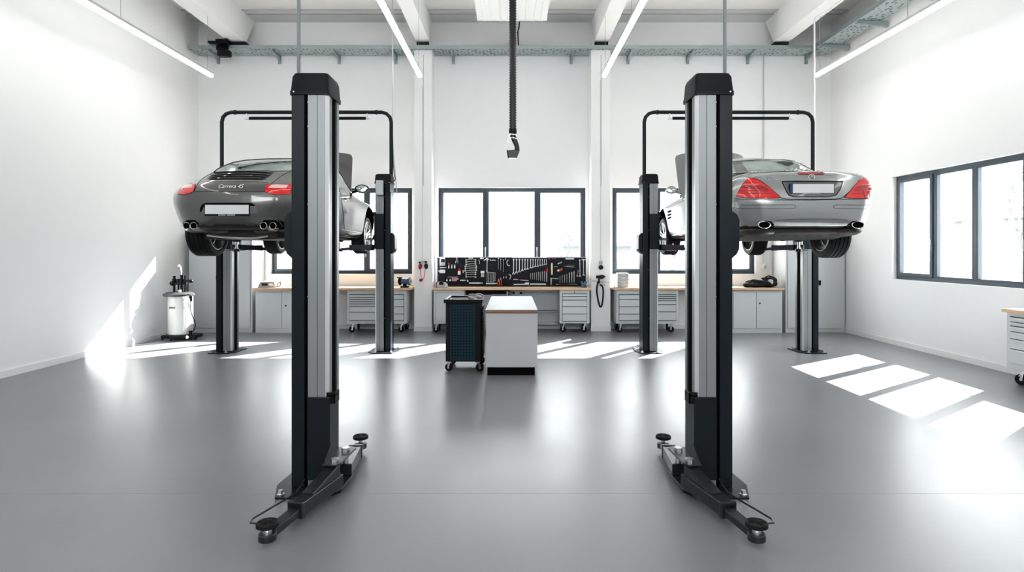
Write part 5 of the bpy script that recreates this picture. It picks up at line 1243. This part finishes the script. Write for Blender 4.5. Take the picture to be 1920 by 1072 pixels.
# ------------------------------------------------------------------ outside
q = MB(); q.box(-60, 70, YB+.6, 90, -.3, -.12); q.box(XR+.6, 70, -40, YB+.6, -.3, -.12); struct('ground', q, M_concrete, smooth=False)
def tree(x, y, h, seed, label):
    rnd = random.Random(seed); q = MB()
    def br(p, d, L, r, n):
        e = p+d*L; q.tube([p, (p+e)/2+Vector((rnd.uniform(-.04,.04)*L,0,0)), e], r, 5, rads=[r, r*.85, r*.65], cap=False)
        if n > 0:
            for _ in range(3 if n > 1 else 4):
                nd = (d+Vector((rnd.uniform(-.8,.8), rnd.uniform(-.8,.8), rnd.uniform(-.1,.6)))).normalized()
                br(p+d*L*rnd.uniform(.55,1), nd, L*rnd.uniform(.55,.8), r*.55, n-1)
    br(Vector((x,y,-.12)), Vector((0,0,1)), h*.32, .09, 5)
    return tag(q.build('bare_tree', M_bark, origin=(x,y,-.12)), label, 'tree', 'bare trees outside')
tree(11.8, 33, 6.5, 3, 'bare pale tree seen through the left part of the right rear window')
tree(7.2, 27, 5.5, 14, 'bare pale tree seen through the right part of the right rear window')
tree(18.5, 22, 7, 5, 'bare pale tree outside the far pane of the right wall window')
tree(21.5, 18.5, 6.5, 8, 'bare pale tree outside the middle pane of the right wall window')
tree(2.9, 33, 4.6, 21, 'small bushy tree seen through the right pane of the centre window')
def house(x0, x1, y0, y1, h, label):
    t = thing('outside_building', ((x0+x1)/2,(y0+y1)/2,-.12), label, 'building')
    q = MB(); q.box(x0,x1,y0,y1,-.12,h); q.build('wall', M_house, t, smooth=False)
    q = MB(); q.box(x0-.2,x1+.2,y0-.2,y1+.2,h,h+.2); q.build('roof_edge', M_cabd, t, smooth=False)
    n = max(2, int((x1-x0)/2.2))
    for i in range(n):
        a = x0+(x1-x0)*(i+.3)/n; q = MB(); q.box(a,a+(x1-x0)/n*.45,y0-.03,y0+.02,1.0,min(h-.4,2.2)); q.build('window', M_cabd, t, smooth=False)
house(3.2, 7.5, 38, 44, 1.9, 'low pale building seen through the right pane of the centre window')
house(24, 31, 24, 34, 3.2, 'pale building outside the right wall window')

# ------------------------------------------------------------------ camera, light, world
cam = bpy.data.cameras.new('camera'); co = bpy.data.objects.new('camera', cam); C.objects.link(co)
co.location = (0,0,H); co.rotation_euler = (PI/2,0,0); cam.sensor_width = 36; cam.lens = 36*F/1920; cam.shift_y = -(536-HY)/1920; cam.clip_end = 200
bpy.context.scene.camera = co
def far_lamp(name, d, target, cone, E):
    # low winter sun built as a distant lamp: sharp, almost parallel beam
    l = bpy.data.lights.new(name, 'SPOT'); o = bpy.data.objects.new(name, l); C.objects.link(o)
    d = Vector(d).normalized(); D = 70.0; o.location = Vector(target)-d*D; o.rotation_euler = d.to_track_quat('-Z','Y').to_euler()
    l.energy = E*4*PI*D*D; l.shadow_soft_size = .22; l.spot_size = 2*math.atan(cone/D); l.spot_blend = .0; l.color = (1,.985,.96)
far_lamp('sun_back', (-.9,-1,-.8), (0,13.0,2.1), 5.0, 42)
far_lamp('sun_right', (-1.38,-1,-1.36), (6.9,8.9,2.1), 2.3, 42)
w = bpy.data.worlds.new('world'); bpy.context.scene.world = w; w.use_nodes = True; bg = w.node_tree.nodes['Background']
bg.inputs[0].default_value = (.965,.982,1,1); bg.inputs[1].default_value = 8.0
def portal(name, loc, rot, sx, sy):
    l = bpy.data.lights.new(name, 'AREA'); l.shape = 'RECTANGLE'; l.size = sx; l.size_y = sy; l.cycles.is_portal = True
    o = bpy.data.objects.new(name, l); C.objects.link(o); o.location = loc; o.rotation_euler = rot
for i, (a, b) in enumerate(wins): portal('portal', ((a+b)/2, YB+.28, (WZ0+WZ1)/2), (-PI/2,0,0), b-a, WZ1-WZ0)
portal('portal', (XR+.28, (RY0+RY1)/2, (RZ0+RZ1)/2), (0,PI/2,0), RZ1-RZ0, RY1-RY0)
portal('portal', (0, YF-.25, 4.3), (PI/2,0,0), 10, 1.6)
sc = bpy.context.scene
sc.view_settings.view_transform = 'Standard'; sc.view_settings.look = 'Medium High Contrast'; sc.view_settings.exposure = 0.24; sc.view_settings.gamma = 1.0
sc.cycles.use_denoising = True
sc.cycles.max_bounces = 10; sc.cycles.diffuse_bounces = 6; sc.cycles.glossy_bounces = 4; sc.cycles.transparent_max_bounces = 12
sc.cycles.sample_clamp_indirect = 8.0; sc.cycles.caustics_reflective = False; sc.cycles.caustics_refractive = False
